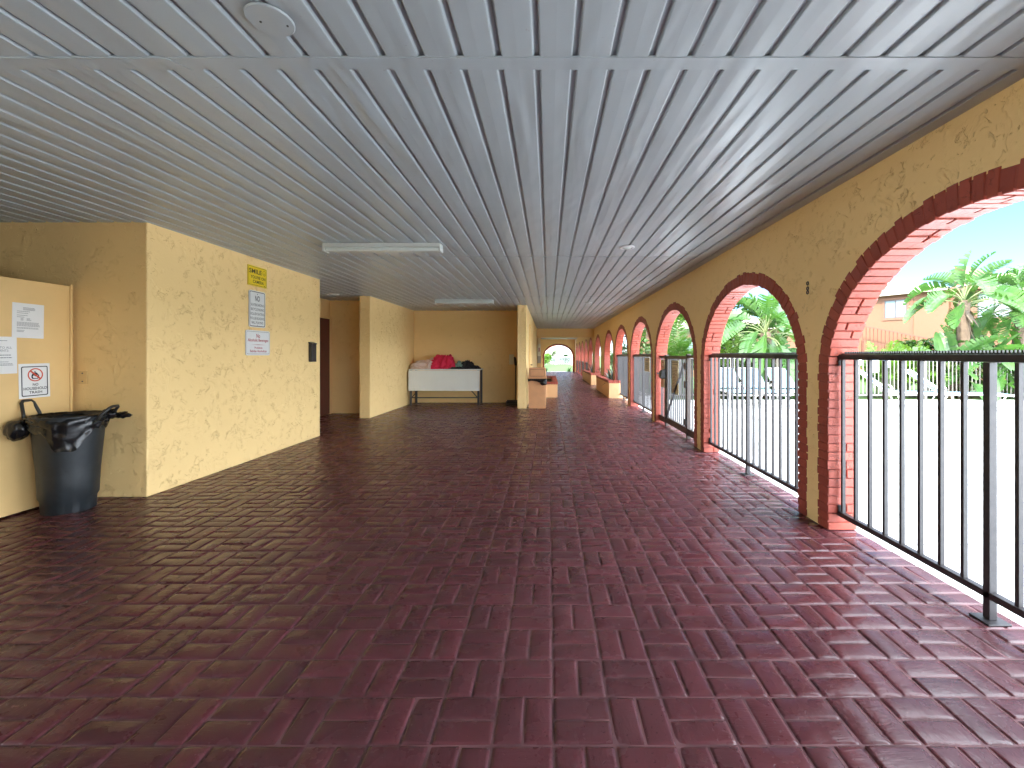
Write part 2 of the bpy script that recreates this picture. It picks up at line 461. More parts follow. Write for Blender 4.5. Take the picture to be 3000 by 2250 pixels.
def arch_bricks(c, t0, t1, P, seed, zbase=0.0):
    rng = random.Random(seed)
    ai, bi = A_OUT - DEP, B_OUT - DEP
    # path (inner line) with normals
    path = []
    L = 0
    def pt(u):
        return u
    seg = []
    n1 = round((ZSPR - zbase) / .0625)
    for k in range(n1):
        z0 = zbase + (ZSPR - zbase) * k / n1; z1 = zbase + (ZSPR - zbase) * (k + 1) / n1
        seg.append(((c - ai, z0), (-1, 0), (c - ai, z1), (-1, 0)))
    n2 = 48
    # equal arc steps on the ellipse
    fine = [PI - PI * k / 960 for k in range(961)]
    d = [0]
    for k in range(960):
        d.append(d[-1] + math.hypot(ai * (math.cos(fine[k + 1]) - math.cos(fine[k])), bi * (math.sin(fine[k + 1]) - math.sin(fine[k]))))
    angs = []; kk = 0
    for m in range(n2 + 1):
        tgt = d[-1] * m / n2
        while kk < 960 and d[kk] < tgt: kk += 1
        angs.append(fine[kk])
    def en(A):
        nx, nz = math.cos(A) / ai, math.sin(A) / bi; l = math.hypot(nx, nz); return (nx / l, nz / l)
    for m in range(n2):
        A0, A1 = angs[m], angs[m + 1]
        seg.append(((c + ai * math.cos(A0), ZSPR + bi * math.sin(A0)), en(A0), (c + ai * math.cos(A1), ZSPR + bi * math.sin(A1)), en(A1)))
    for k in range(n1):
        z1 = ZSPR - (ZSPR - zbase) * k / n1; z0 = ZSPR - (ZSPR - zbase) * (k + 1) / n1
        seg.append(((c + ai, z1), (1, 0), (c + ai, z0), (1, 0)))
    mb = MB(); tones = []
    def brick(p0, m0, p1, m1, ta, tb, depth, inset, g):
        def lerp(a, b, f): return a + (b - a) * f
        q0 = (lerp(p0[0], p1[0], g), lerp(p0[1], p1[1], g)); q1 = (lerp(p0[0], p1[0], 1 - g), lerp(p0[1], p1[1], 1 - g))
        i0 = (q0[0] + m0[0] * inset, q0[1] + m0[1] * inset); i1 = (q1[0] + m1[0] * inset, q1[1] + m1[1] * inset)
        o0 = (q0[0] + m0[0] * depth, q0[1] + m0[1] * depth); o1 = (q1[0] + m1[0] * depth, q1[1] + m1[1] * depth)
        # chamfered 12-vertex brick: front face inset, body, back face inset
        ch = .0045
        ctr = [(i0[0] + i1[0] + o0[0] + o1[0]) / 4, (i0[1] + i1[1] + o0[1] + o1[1]) / 4]
        def shr(p, s_):
            dx, dz = ctr[0] - p[0], ctr[1] - p[1]; l = math.hypot(dx, dz) or 1
            return (p[0] + dx / l * s_, p[1] + dz / l * s_)
        ring = [i0, i1, o1, o0]
        small = [shr(p, ch * 1.4) for p in ring]
        vs = [P(*p, ta) for p in small] + [P(*p, ta + ch) for p in ring] + [P(*p, tb - ch) for p in ring] + [P(*p, tb) for p in small]
        fs = [(0, 1, 2, 3)]
        for L_ in range(3):
            for k in range(4):
                a_ = L_ * 4 + k; b_ = L_ * 4 + (k + 1) % 4
                fs.append((a_, a_ + 4, b_ + 4, b_))
        fs.append((15, 14, 13, 12))
        mb.add(vs, fs)
        tones.extend([rng.random()] * 16)
    for (p0, m0, p1, m1) in seg:
        ta = t0 - .006 + rng.uniform(-.003, .002); tb = t1 + .006
        dep = DEP + rng.uniform(-.012, .010); ins = rng.uniform(-.004, .005)
        gap = .085 + rng.uniform(-.03, .03)
        if rng.random() < .38:
            mid = t0 + (t1 - t0) * rng.choice((.36, .5, .64))
            brick(p0, m0, p1, m1, ta, mid - .004, dep, ins, gap)
            brick(p0, m0, p1, m1, mid + .004, tb, dep, ins + rng.uniform(-.002, .002), gap)
        else:
            brick(p0, m0, p1, m1, ta, tb, dep, ins, gap)
    # mortar core
    for (p0, m0, p1, m1) in seg:
        i0 = (p0[0] + m0[0] * .014, p0[1] + m0[1] * .014); i1 = (p1[0] + m1[0] * .014, p1[1] + m1[1] * .014)
        o0 = (p0[0] + m0[0] * (DEP - .012), p0[1] + m0[1] * (DEP - .012)); o1 = (p1[0] + m1[0] * (DEP - .012), p1[1] + m1[1] * (DEP - .012))
        ta, tb = t0 - .002, t1 + .002
        mb.add([P(*i0, ta), P(*i1, ta), P(*o1, ta), P(*o0, ta), P(*i0, tb), P(*i1, tb), P(*o1, tb), P(*o0, tb)],
               [(0, 1, 2, 3), (7, 6, 5, 4), (0, 4, 5, 1), (3, 2, 6, 7)])
        tones.extend([1.0] * 8)
    return mb, tones

def set_tone(o, tones):
    at = o.data.attributes.new('brick_tone', 'FLOAT', 'POINT')
    if len(at.data) == len(tones): at.data.foreach_set('value', tones)

PA = lambda s, z, t: (t, s, z)            # arcade: along Y
PE = lambda s, z, t: (s, t, z)            # end wall: along X
arc = thing('arcade_wall', 'long yellow stucco wall pierced by a row of brick trimmed arches', 'wall', (XA, 15, 0))
mb = MB(); arch_wall(mb, -4.4, YEND, CENT, ZC + .02, XA, XB, PA)
mb.build('stucco_face', M['stucco'], arc)
for k, c in enumerate(CENT):
    mbk, tn = arch_bricks(c, XA, XB, PA, 100 + k)
    set_tone(mbk.build('brick_arch', M['brick'], arc), tn)
# small rusty fixing hooks on the pier between the two nearest arches
hk = MB()
for z in (1.83, 1.79, 1.76):
    hk.tube([(XA - .004 + .0 * z, 3.42 + .012 * math.cos(t), z + .013 * math.sin(t)) for t in np.linspace(0, 2 * PI, 12)], .004, 5)
hk.build('hook', M['frame_dark'], arc)

XCE = .755
ew = thing('end_wall', 'yellow stucco end wall with one arch opening onto the lawn', 'wall', (XCE, YEND, 0))
mb = MB(); arch_wall(mb, XCOR - .2, XA - .003, [XCE], ZC + .02, YEND, YEND + .25, PE)
mb.build('stucco_face', M['stucco'], ew)
mbk, tn = arch_bricks(XCE, YEND, YEND + .25, PE, 900)
set_tone(mbk.build('brick_arch', M['brick'], ew), tn)

# header beam across the corridor
mb = MB(); mb.box(XCOR - .1, XA - .004, 19.55, 19.9, 2.06, ZC + .02)
tag(mb.build('header_beam', M['stucco'], bevel=.01), 'yellow stucco beam crossing the corridor in front of the far archway', 'beam')

# ------------------------------------------------------------------ left-hand walls
def wall(boxes, label, mat='stucco', name='stucco_wall'):
    mb = MB()
    for b in boxes: mb.box(*b)
    o = mb.build(name, M[mat], bevel=.012)
    return tag(o, label, 'wall')
ZT = ZC + .02
wall([(-7.0, -3.58, 3.9, 6.855, 0, ZT)], 'yellow stucco block carrying three signs and a black mailbox', 'stucco')
wall([(-4.94, -4.74, 6.858, 9.498, 0, ZT)], 'shaded yellow stucco wall holding the dark brown door')
wall([(-4.94, -3.80, 9.50, 9.7, 0, ZT)], 'shaded yellow stucco wall closing the short side hall')
wall([(-3.796, -3.58, 8.77, 11.648, 0, ZT)], 'yellow stucco wing wall left of the white table', 'stucco')
wall([(-3.796, -.742, 11.65, 11.85, 0, ZT)], 'deep yellow stucco wall behind the white table')
wall([(-.74, -.52, 10.36, 20.2, 0, ZT)], 'narrow yellow stucco wall end beside the tan bin', 'stucco_v')
wall([(-1.0, XCOR - .02, 20.204, YEND, 0, ZT)], 'far yellow stucco wall running to the end archway')
wall([(-7.0, 2.24, -4.6, -4.404, 0, ZT)], 'yellow stucco wall closing the room at the back')
wall([(-7.2, -7.0, -4.6, -4.2, 0, ZT), (-7.2, -7.0, 1.2, 6.8, 0, ZT), (-7.2, -7.0, -4.199, 1.199, 1.75, ZT), (-6.998, -4.30, 1.25, 1.45, 0, ZT)], 'unseen yellow stucco side wall with a low opening and cross wall added to shape the light')  # added: opening lights the arcade wall, cross wall shades the bin wall
# stub pier with electric boxes at the end of the corridor wall
wall([(-.518, -.345, 20.0, 20.2, 0, ZT - .4)], 'slim yellow stucco pier with electrical boxes far down the corridor')

# ------------------------------------------------------------------ ceiling
roof = thing('porch_ceiling', 'white ribbed metal soffit ceiling over the walkway', 'ceiling', (0, 5, ZC))
PITCH = .1525
def soffit(xa, xb, ya, yb):
    """panels between xa..xb with V grooves, lower face at ZC"""
    mb = MB()
    gw = .029
    k0 = math.floor((xa + .2) / PITCH); k1 = math.ceil((xb + .2) / PITCH)
    prof = []
    for k in range(k0, k1):
        x = -.2 + k * PITCH
        prof += [(x + gw * .5, 0), (x + gw * .5 + .004, -.0014), (x + PITCH * .5, -.0034), (x + PITCH - gw * .5 - .004, -.0014), (x + PITCH - gw * .5, 0), (x + PITCH - gw * .5 + .0045, .0125), (x + PITCH - gw * .5 + .0065, .0135), (x + PITCH + gw * .5 - .0065, .0135), (x + PITCH + gw * .5 - .0045, .0125)]
    prof = [(min(max(p[0], xa), xb), p[1]) for p in prof]
    ny = max(2, int((yb - ya) / .6))
    vs = []; fs = []
    for j in range(ny + 1):
        y = ya + (yb - ya) * j / ny
        for (x, z) in prof: vs.append((x, y, ZC + z))
    n = len(prof)
    for j in range(ny):
        for i in range(n - 1):
            if prof[i + 1][0] - prof[i][0] < 1e-6 and abs(prof[i + 1][1] - prof[i][1]) < 1e-6: continue
            fs.append((j * n + i, (j + 1) * n + i, (j + 1) * n + i + 1, j * n + i + 1))
    mb.add(vs, fs)
    return mb
TR = [-1.90, 1.77, 5.25, 8.9, 12.5, 16.2, 19.72]
ys = [-4.4] + TR
for a, b in zip(ys, ys[1:]):
    xl = -7.0 if b < 12.6 else -.74
    soffit(xl, XA, a + .004, b - .004).build('soffit_panel', M['ceiling'], roof)
soffit(-.74, XA, 19.73, YEND).build('soffit_panel', M['ceiling'], roof)
for y in TR[:-1]:
    xl = -7.0 if y < 12.6 else -.54
    w = .036 if y < 2.5 else .009
    mb = MB()
    if y == 1.77:
        mb.hexa([(xl, y - w, ZC - .008), (-1.52, y - w, ZC - .008), (-1.47, y + w, ZC - .008), (xl, y + w, ZC - .008), (xl, y - w, ZC + .002), (-1.52, y - w, ZC + .002), (-1.47, y + w, ZC + .002), (xl, y + w, ZC + .002)])
        mb.hexa([(-1.517, y - w, ZC - .0065), (XA, y - w, ZC - .0065), (XA, y + w, ZC - .0065), (-1.467, y + w, ZC - .0065), (-1.517, y - w, ZC + .002), (XA, y - w, ZC + .002), (XA, y + w, ZC + .002), (-1.467, y + w, ZC + .002)])
    else:
        mb.box(xl, XA, y - w, y + w, ZC - .0045, ZC + .002)
    mb.build('seam_trim', M['ceiling'], roof)
mb = MB(); mb.box(-9, 2.30, -4.8, YEND + .3, ZC + .06, 3.1); mb.build('sun_block_roof', M['stucco'], roof)  # unseen slab added above the ceiling to block the sun

# fluorescent fixtures
def fluorescent(x0, x1, y, label):
    t = thing('ceiling_light', label, 'light', ((x0 + x1) / 2, y, ZC - .09), 'tube lights on the soffit')
    mb = MB(); mb.box(x0, x1, y - .06, y + .06, ZC - .045, ZC - .003); mb.build('housing', M['fixture'], t, bevel=.004)
    mb = MB(); mb.box(x0 + .018, x1 - .018, y - .052, y + .052, ZC - .085, ZC - .0455); mb.build('diffuser', M['lens'], t, bevel=.012)
    for xa, xb in ((x0 - .004, x0 + .0175), (x1 - .0175, x1 + .004)):
        mb = MB(); mb.box(xa, xb, y - .058, y + .058, ZC - .09, ZC - .046); mb.build('end_cap', M['fixture'], t, bevel=.004)
fluorescent(-2.38, -1.14, 4.66, 'long white tube light fixture on the ceiling, the nearer one')
fluorescent(-2.42, -1.18, 9.35, 'long white tube light fixture on the ceiling in front of the white table')

def downlight(x, y, r, label):
    t = thing('recessed_light', label, 'light', (x, y, ZC - .02), 'round ceiling lights')
    mb = MB(); mb.lathe([(r * .62, -.006), (r * .70, -.014), (r * .9, -.012), (r, -.004), (r, .0)], (x, y, ZC - .003), 32); mb.build('trim_ring', M['trim_white'], t, smooth=True)
    mb = MB(); mb.lathe([(.001, -.02), (r * .4, -.017), (r * .6, -.006)], (x, y, ZC - .005), 24); mb.build('lens', M['lens'], t, smooth=True)
downlight(.86, 4.79, .085, 'small round ceiling light near the second arch')
downlight(.90, 9.86, .085, 'small round ceiling light in the middle distance')
downlight(.87, 14.9, .085, 'small round ceiling light at the start of the far corridor')
downlight(-4.2, 8.5, .12, 'round ceiling light in the shaded side hall')
t = thing('blank_cover', 'flat round cover plate hanging loose on the ceiling near the camera', 'cover plate', (-.978, 1.536, ZC - .02))
mb = MB(); mb.lathe([(.0005, -.010), (.074, -.010), (.077, -.007), (.077, -.003), (.0005, -.003)], (-.978, 1.536, ZC - .004), 40); mb.build('plate', M['ceiling'], t)
for dx, dy in ((-.033, .0), (.05, .02)):
    mb = MB(); mb.lathe([(.0005, -.0135), (.003, -.013), (.004, -.0115), (.004, -.009)], (-.978 + dx, 1.536 + dy, ZC - .0042), 10); mb.build('screw', M['steel_dark'], t)

# ------------------------------------------------------------------ flat lettering helpers
_tc = {}
def text_geo(s, bold):
    key = (s, bold)
    if key not in _tc:
        cu = bpy.data.curves.new('t', 'FONT'); cu.body = s; cu.size = 1; cu.offset = bold; cu.resolution_u = 3
        ob = bpy.data.objects.new('t', cu); COL.objects.link(ob)
        dg = bpy.context.evaluated_depsgraph_get(); dg.update()
        me = bpy.data.meshes.new_from_object(ob.evaluated_get(dg))
        vs = [tuple(v.co) for v in me.vertices]; fs = [tuple(p.vertices) for p in me.polygons]
        bpy.data.objects.remove(ob); bpy.data.meshes.remove(me)
        _tc[key] = (vs, fs)
    return _tc[key]

class Plate:
    """frame on a surface: O + u*U + v*V + w*N"""
    def __init__(self, O, U, V, N):
        self.O, self.U, self.V, self.N = Vector(O), Vector(U), Vector(V), Vector(N)
    def __call__(self, u, v, w=0): return self.O + self.U * u + self.V * v + self.N * w
    def text(self, mb, s, u0, u1, v0, v1, w, bold=.0):
        vs, fs = text_geo(s, bold)
        xs = [v[0] for v in vs]; yv = [v[1] for v in vs]
        a, b, c, d = min(xs), max(xs), min(yv), max(yv)
        mb.add([self(u0 + (x - a) / (b - a) * (u1 - u0), v0 + (y - c) / (d - c) * (v1 - v0), w) for x, y, z in vs], fs)
    def rect(self, mb, u0, u1, v0, v1, w): mb.quad(self(u0, v0, w), self(u1, v0, w), self(u1, v1, w), self(u0, v1, w))
    def rr(self, u0, u1, v0, v1, r, n=5):
        pts = []
        for cx, cy, a0 in ((u1 - r, v1 - r, 0), (u0 + r, v1 - r, 90), (u0 + r, v0 + r, 180), (u1 - r, v0 + r, 270)):
            for k in range(n + 1): pts.append((cx + r * math.cos(R(a0 + 90 * k / n)), cy + r * math.sin(R(a0 + 90 * k / n))))
        return pts
    def solid(self, mb, pts, w0, w1):
        n = len(pts)
        mb.add([self(*p, w1) for p in pts] + [self(*p, w0) for p in pts], [tuple(range(n)), tuple(range(2 * n - 1, n - 1, -1))] + [(k, n + k, n + (k + 1) % n, (k + 1) % n) for k in range(n)])
    def ring(self, mb, outer, inner, w):
        n = len(outer)
        mb.add([self(*p, w) for p in outer] + [self(*p, w) for p in inner], [(k, (k + 1) % n, n + (k + 1) % n, n + k) for k in range(n)])
    def circle(self, mb, cu, cv, r0, r1, w, n=40, ku=1):
        self.ring(mb, [(cu + ku * r1 * math.cos(2 * PI * k / n), cv + r1 * math.sin(2 * PI * k / n)) for k in range(n)], [(cu + ku * r0 * math.cos(2 * PI * k / n), cv + r0 * math.sin(2 * PI * k / n)) for k in range(n)], w)
    def poly(self, mb, pts, w): mb.add([self(*p, w) for p in pts], [tuple(range(len(pts)))])
    def scribble(self, mb, u0, u1, v0, v1, n, w, rng, fill=.55):
        """rows of unreadably small print"""
        for k in range(n):
            v = v1 - (v1 - v0) * (k + .5) / n; h = (v1 - v0) / n * .42; u = u0; end = u0 + (u1 - u0) * rng.uniform(fill, 1)
            while u < end:
                l = rng.uniform(.03, .10) * (u1 - u0) + .002; self.rect(mb, u, min(u + l, end), v - h / 2, v + h / 2, w); u += l + .012 * (u1 - u0)

W1 = .0012
def lines(P, t, mat, bold, *rows):
    for (s_, u0, u1, v0, v1) in rows:
        mb = MB(); P.text(mb, s_, u0, u1, v0, v1, W1, bold); mb.build('lettering', M[mat], t)
# --- signs on the yellow block (wall face X=-3.58, seen from +X): u=+Y
def sign(label, y0, y1, z0, z1, rad, mat, name='wall_sign'):
    t = thing(name, label, 'sign', (-3.58, (y0 + y1) / 2, z0))
    P = Plate((-3.567, y0, z0), (0, 1, 0), (0, 0, 1), (1, 0, 0))
    mb = MB(); P.solid(mb, P.rr(0, y1 - y0, 0, z1 - z0, rad), -.006, 0); mb.build('plate', M[mat], t)
    return t, P, y1 - y0, z1 - z0
t, P, w, h = sign('yellow camera warning sign with black letters and smiley face', 5.19, 5.535, 2.108, 2.35, .004, 'sign_yellow')
mb = MB(); P.ring(mb, P.rr(.010, w - .010, .010, h - .010, .004), P.rr(.0135, w - .0135, .0135, h - .0135, .003), W1)
P.rect(mb, .290, .308, .018, .024, W1); mb.build('border', M['ink_dark'], t)
lines(P, t, 'ink_dark', .018, ('SMILE', .020, .245, .150, .205), ("YOU'RE ON", .045, .315, .088, .126), ('CAMERA', .085, .285, .035, .073))
mb = MB(); P.circle(mb, .293, .180, .0285, .0315, W1)
for du in (-.010, .010): P.circle(mb, .293 + du, .187, .0, .0035, W1, 10)
sm = [(.293 + .017 * math.cos(a), .180 + .017 * math.sin(a)) for a in np.linspace(R(205), R(335), 10)]
P.ring(mb, sm + [], [(u, v - .0025) for u, v in sm], W1)
mb.build('smiley_face', M['ink_dark'], t)
t, P, w, h = sign('tall white sign listing skateboarding and other banned activities', 5.207, 5.508, 1.607, 2.052, .028, 'sign_white')
mb = MB(); P.ring(mb, P.rr(.010, w - .010, .010, h - .010, .022), P.rr(.018, w - .018, .018, h - .018, .016), W1); mb.build('border', M['ink_dark'], t)
lines(P, t, 'ink_dark', .012, ('NO', .108, .193, .318, .385))
lines(P, t, 'ink_dark', .0, *[(s_, a, b, v, v + .031) for s_, a, b, v in (('SKATEBOARDING', .030, .272, .258), ('BICYCLE RIDING', .034, .272, .203), ('ROLLER SKATING', .028, .276, .148), ('ROLLER BLADING', .026, .278, .094), ('BALL PLAYING', .046, .258, .042))])
for v, r in ((.405, .007), (.026, .005)):
    mb = MB(); P.circle(mb, w / 2, v, 0, r, W1, 12); mb.build('bolt', M['steel_dark'], t)
t, P, w, h = sign('white sign in red letters forbidding alcoholic beverages', 5.15, 5.597, 1.267, 1.57, .026, 'sign_white')
mb = MB(); P.ring(mb, P.rr(.014, w - .014, .014, h - .014, .020), P.rr(.017, w - .017, .017, h - .017, .018), W1); mb.build('border', M['ink_dark'], t)
lines(P, t, 'sign_red', .016, ('No', .188, .256, .212, .262), ('Alcoholic Beverages', .035, .412, .155, .203), ('Prohibido', .155, .300, .078, .104), ('Bebidas Alcoholicas', .075, .380, .036, .066))
mb = MB(); P.poly(mb, [(.10, .128), (.223, .131), (.36, .128), (.223, .125)], W1)
mb.build('divider', M['sign_red'], t)

# --- mailbox
t = thing('mailbox', 'slim black wall mounted mailbox at the edge of the yellow block', 'mailbox', (-3.58, 6.58, 1.165))
mb = MB(); mb.box(-3.577, -3.525, 6.515, 6.645, 1.168, 1.44); mb.build('body', M['black_metal'], t, bevel=.006)
mb = MB(); mb.hexa([(-3.577, 6.510, 1.4405), (-3.518, 6.510, 1.430), (-3.518, 6.650, 1.430), (-3.577, 6.650, 1.4405), (-3.577, 6.510, 1.468), (-3.518, 6.510, 1.446), (-3.518, 6.650, 1.446), (-3.577, 6.650, 1.468)]); mb.build('lid', M['black_metal'], t, bevel=.003)
mb = MB(); mb.box(-3.5248, -3.519, 6.57, 6.59, 1.33, 1.35); mb.build('lock', M['steel_dark'], t, bevel=.002)

# --- tan panel with notices
t = thing('notice_panel', 'tan painted flat panel standing against the stucco, carrying paper notices', 'panel', (-4.23, 2.8, 0))
mb = MB(); mb.box(-4.255, -4.21, 1.6, 3.845, .018, 1.876); mb.build('leaf', M['panel'], t, bevel=.004)
mb = MB(); mb.box(-4.262, -4.204, 3.846, 3.868, .0, 1.89); mb.build('edge_trim', M['panel'], t, bevel=.003)
rng = random.Random(5)
def notice(label, y0, y1, z0, z1, tilt=0, name='paper_notice'):
    t = thing(name, label, 'notice', (-4.21, (y0 + y1) / 2, z0))
    c, s_ = math.cos(tilt), math.sin(tilt)
    P = Plate((-4.2075, y0, z0), (0, c, s_), (0, -s_, c), (1, 0, 0))
    w, h = y1 - y0, z1 - z0
    mb = MB(); P.solid(mb, [(0, 0), (w, 0), (w, h), (0, h)][::1], -.0012, 0); mb.build('sheet', M['paper'], t)
    return t, P, w, h
t, P, w, h = notice('white letter sized paper notice of small print, the upper one on the tan panel', 3.428, 3.644, 1.408, 1.686, R(-.6))
mb = MB()
for v in (.243, .234, .226): P.scribble(mb, .07, .155, v - .005, v + .004, 1, W1, rng, .8)
for v in (.212, .198, .180, .166): P.scribble(mb, .03, .15, v - .004, v + .004, 1, W1, rng, .4)
P.scribble(mb, .055, .075, .138, .160, 4, W1, rng, .7); P.scribble(mb, .095, .13, .138, .160, 4, W1, rng, .6)
P.scribble(mb, .03, .19, .092, .128, 5, W1, rng, .9); P.scribble(mb, .03, .19, .072, .086, 2, W1, rng, .8); P.scribble(mb, .03, .09, .045, .064, 3, W1, rng, .6)
mb.build('print', M['ink'], t)
t, P, w, h = notice('white paper notice in larger serif letters, cut off by the left edge', 3.245, 3.463, 1.122, 1.41, R(.8))
mb = MB(); P.scribble(mb, .08, .16, .252, .262, 1, W1, rng, .9)
P.text(mb, 'NOTICE TO ALL', .02, .185, .195, .212, W1, .0); P.text(mb, 'RESIDENTS:', .06, .165, .172, .189, W1, .0)
P.scribble(mb, .03, .178, .138, .152, 1, W1, rng, .95); P.scribble(mb, .02, .19, .118, .132, 1, W1, rng, .95)
P.scribble(mb, .05, .17, .088, .097, 1, W1, rng, .9); P.scribble(mb, .02, .195, .062, .082, 2, W1, rng, .95)
mb.build('print', M['ink'], t)
t, P, w, h = notice('white square notice with a red prohibition ring and black border', 3.475, 3.692, .918, 1.198, R(1.0), 'trash_notice')
mb = MB(); P.ring(mb, P.rr(.016, w - .016, .016, h - .022, .012), P.rr(.023, w - .023, .023, h - .029, .008), W1); mb.build('border', M['ink_dark'], t)
mb = MB(); cu, cv = .112, .188; P.circle(mb, cu, cv, .045, .054, .0024, 48)
d = .0045
P.poly(mb, [(cu - .034 - d, cv + .034 - d), (cu + .034 - d, cv - .034 - d), (cu + .034 + d, cv - .034 + d), (cu - .034 + d, cv + .034 + d)], .0024)
mb.build('prohibition_ring', M['sign_orange'], t)
mb = MB()                                    # tied rubbish sack pictogram
P.poly(mb, [(cu - .020, cv - .033), (cu + .018, cv - .033), (cu + .027, cv - .020), (cu + .026, cv - .004), (cu + .014, cv + .013), (cu + .004, cv + .021), (cu - .006, cv + .021), (cu - .020, cv + .010), (cu - .027, cv - .006), (cu - .027, cv - .022)], W1)
P.poly(mb, [(cu - .012, cv + .034), (cu - .002, cv + .022), (cu + .010, cv + .036), (cu + .001, cv + .030)], W1)
mb.build('sack_symbol', M['ink_dark'], t)
mb = MB(); P.poly(mb, [(cu - .014, cv - .026), (cu + .012, cv - .028), (cu + .020, cv - .014), (cu + .016, cv + .000), (cu + .002, cv - .014), (cu - .012, cv - .004), (cu - .019, cv - .014)], W1 + .0005); mb.build('sack_highlight', M['paper'], t)
lines(P, t, 'ink_dark', .015, ('NO', .093, .132, .098, .120), ('HOUSEHOLD', .030, .193, .066, .089), ('TRASH', .068, .158, .036, .057))

# --- blank outlet plate
t = thing('outlet_plate', 'small yellow painted outlet plate on the stucco above the trash can', 'outlet', (-4.14, 3.9, 1.01))
mb = MB(); mb.box(-4.185, -4.108, 3.890, 3.8985, 1.012, 1.128); mb.build('plate', M['panel'], t, bevel=.002)
for z in (1.035, 1.107):
    mb = MB(); mb.tube([(-4.146, 3.8895, z), (-4.146, 3.887, z)], .006, 10); mb.build('screw', M['frame_dark'], t)

# ------------------------------------------------------------------ slate trash can
cx, cy = -3.945, 3.60
t = thing('trash_can', 'dark slate plastic trash can with loop handles beside the tan panel', 'trash can', (cx, cy, 0))
prof = [(.0, .012), (.150, .012), (.156, .0), (.160, .004), (.163, .10), (.176, .125), (.181, .26), (.188, .42), (.197, .58), (.207, .70), (.226, .705), (.232, .735), (.234, .775), (.228, .781), (.220, .776), (.214, .72), (.168, .14), (.0, .05)]
def wob(i, a, r, z):
    if 3 <= i <= 9: r *= 1 + .006 * math.cos(12 * a)
    return r, z
mb = MB(); mb.lathe(prof, (cx, cy, 0), 72, wob); body = mb.build('can_body', M['can_plastic'], t, smooth=True)
m = body.modifiers.new('edges', 'EDGE_SPLIT'); m.split_angle = R(40)
for ang, lean in ((R(196), -.02), (R(16), .055)):
    ca, sa = math.cos(ang), math.sin(ang); tx, ty = -sa, ca
    pts = []
    for q, (u, z, o_) in enumerate(((-.085, .735, 0), (-.075, .80, .01), (-.055, .885, .035), (-.035, .903, .04), (.035, .903, .04), (.055, .885, .035), (.075, .80, .01), (.085, .735, 0))):
        rr = .232 + o_ * (1.0 if lean < 0 else 1.8); zz = z if lean < 0 else .735 + (z - .735) * .62
        pts.append((cx + ca * rr + tx * u, cy + sa * rr + ty * u, zz))
    mb = MB(); mb.tube(pts, .0115, 8); mb.build('handle', M['black_plastic'], t, smooth=True)
# bag liner folded over the rim
def bagwob(i, a, r, z):
    n = noise.noise(Vector((math.cos(a) * 3.1, math.sin(a) * 3.1, i * .8))); n2 = noise.noise(Vector((math.cos(a) * 9, math.sin(a) * 9, z * 14)))
    if i >= 4:
        f = (i - 3) / 6
        low = .055 + .03 * n + .10 * max(0, math.cos(a - R(-48))) ** 6
        z = .787 - low * 1.55 * f
        r = .240 + .010 * n2 + .008 * math.sin(i * 2.2 + a * 3) - f * .012
    else:
        r = r - .004 + .006 * n2; z = z + .004 * n2
    return r, z
bp = [(.16, .30), (.195, .60), (.213, .74), (.222, .787), (.236, .790), (.24, .77), (.24, .75), (.24, .73), (.24, .71), (.24, .69), (.238, .68)]
mb = MB(); mb.lathe(bp, (cx, cy, 0), 96, bagwob)
tb = thing('trash_bag', 'black plastic bag lining the slate trash can, knotted over its rim', 'trash bag', (cx, cy, .3))
mb.build('liner', M['bag_plastic'], tb, smooth=True)
def lump(c, size, seed, rough=.35, sub=3, ridged=False, flat=None, freq=2.2):
    bm = bmesh.new(); bmesh.ops.create_icosphere(bm, subdivisions=sub, radius=1)
    off = Vector((seed * 7.3, seed * 3.1, seed * 5.7))
    vs = []
    for v in bm.verts:
        p = v.co.copy(); n = noise.noise(p * freq + off) + .5 * noise.noise(p * freq * 2.3 + off)
        if ridged:
            n = 1 - 2.2 * abs(noise.noise(p * freq + off)) - .9 * abs(noise.noise(p * freq * 2.1 + off)) - .35
        k = 1 + rough * n
        q = Vector((p.x * size[0] * k, p.y * size[1] * k, p.z * size[2] * k))
        if flat is not None: q.z = max(q.z, flat)
        vs.append(Vector(c) + q)
    fs = [tuple(v.index for v in f.verts) for f in bm.faces]
    bm.free()
    return vs, fs
mb = MB(); mb.add(*lump((cx - .19, cy - .20, .685), (.075, .06, .085), 3, .22, 4, freq=1.3)); mb.build('knot', M['bag_plastic'], tb, smooth=True)
mb = MB(); mb.add(*lump((cx + .225, cy + .21, .745), (.075, .035, .024), 5, .6, 3)); mb.build('knot', M['bag_plastic'], tb, smooth=True)
mb = MB(); mb.add(*lump((cx + .19, cy + .14, .765), (.05, .05, .04), 9, .6, 3)); mb.build('knot', M['bag_plastic'], tb, smooth=True)

# ------------------------------------------------------------------ side hall door
t = thing('hall_door', 'dark brown door in the shaded side hall', 'door', (-4.74, 8.95, 0))
mb = MB(); mb.box(-4.737, -4.705, 8.46, 9.40, .012, 2.04); mb.build('leaf', M['door_red'], t, bevel=.004)
mb = MB(); mb.box(-4.737, -4.690, 9.402, 9.45, 0, 2.09); mb.box(-4.737, -4.690, 8.41, 8.458, 0, 2.09); mb.box(-4.737, -4.690, 8.459, 9.401, 2.042, 2.09); mb.build('frame', M['stucco'], t, bevel=.003)
mb = MB(); mb.tube([(-4.704, 8.53, 1.0), (-4.66, 8.53, 1.0)], .02, 12); mb.lathe([(.001, -.028), (.024, -.02), (.03, 0), (.024, .02), (.001, .028)], (-4.645, 8.53, 1.0), 14); mb.build('handle', M['steel_dark'], t, smooth=True)

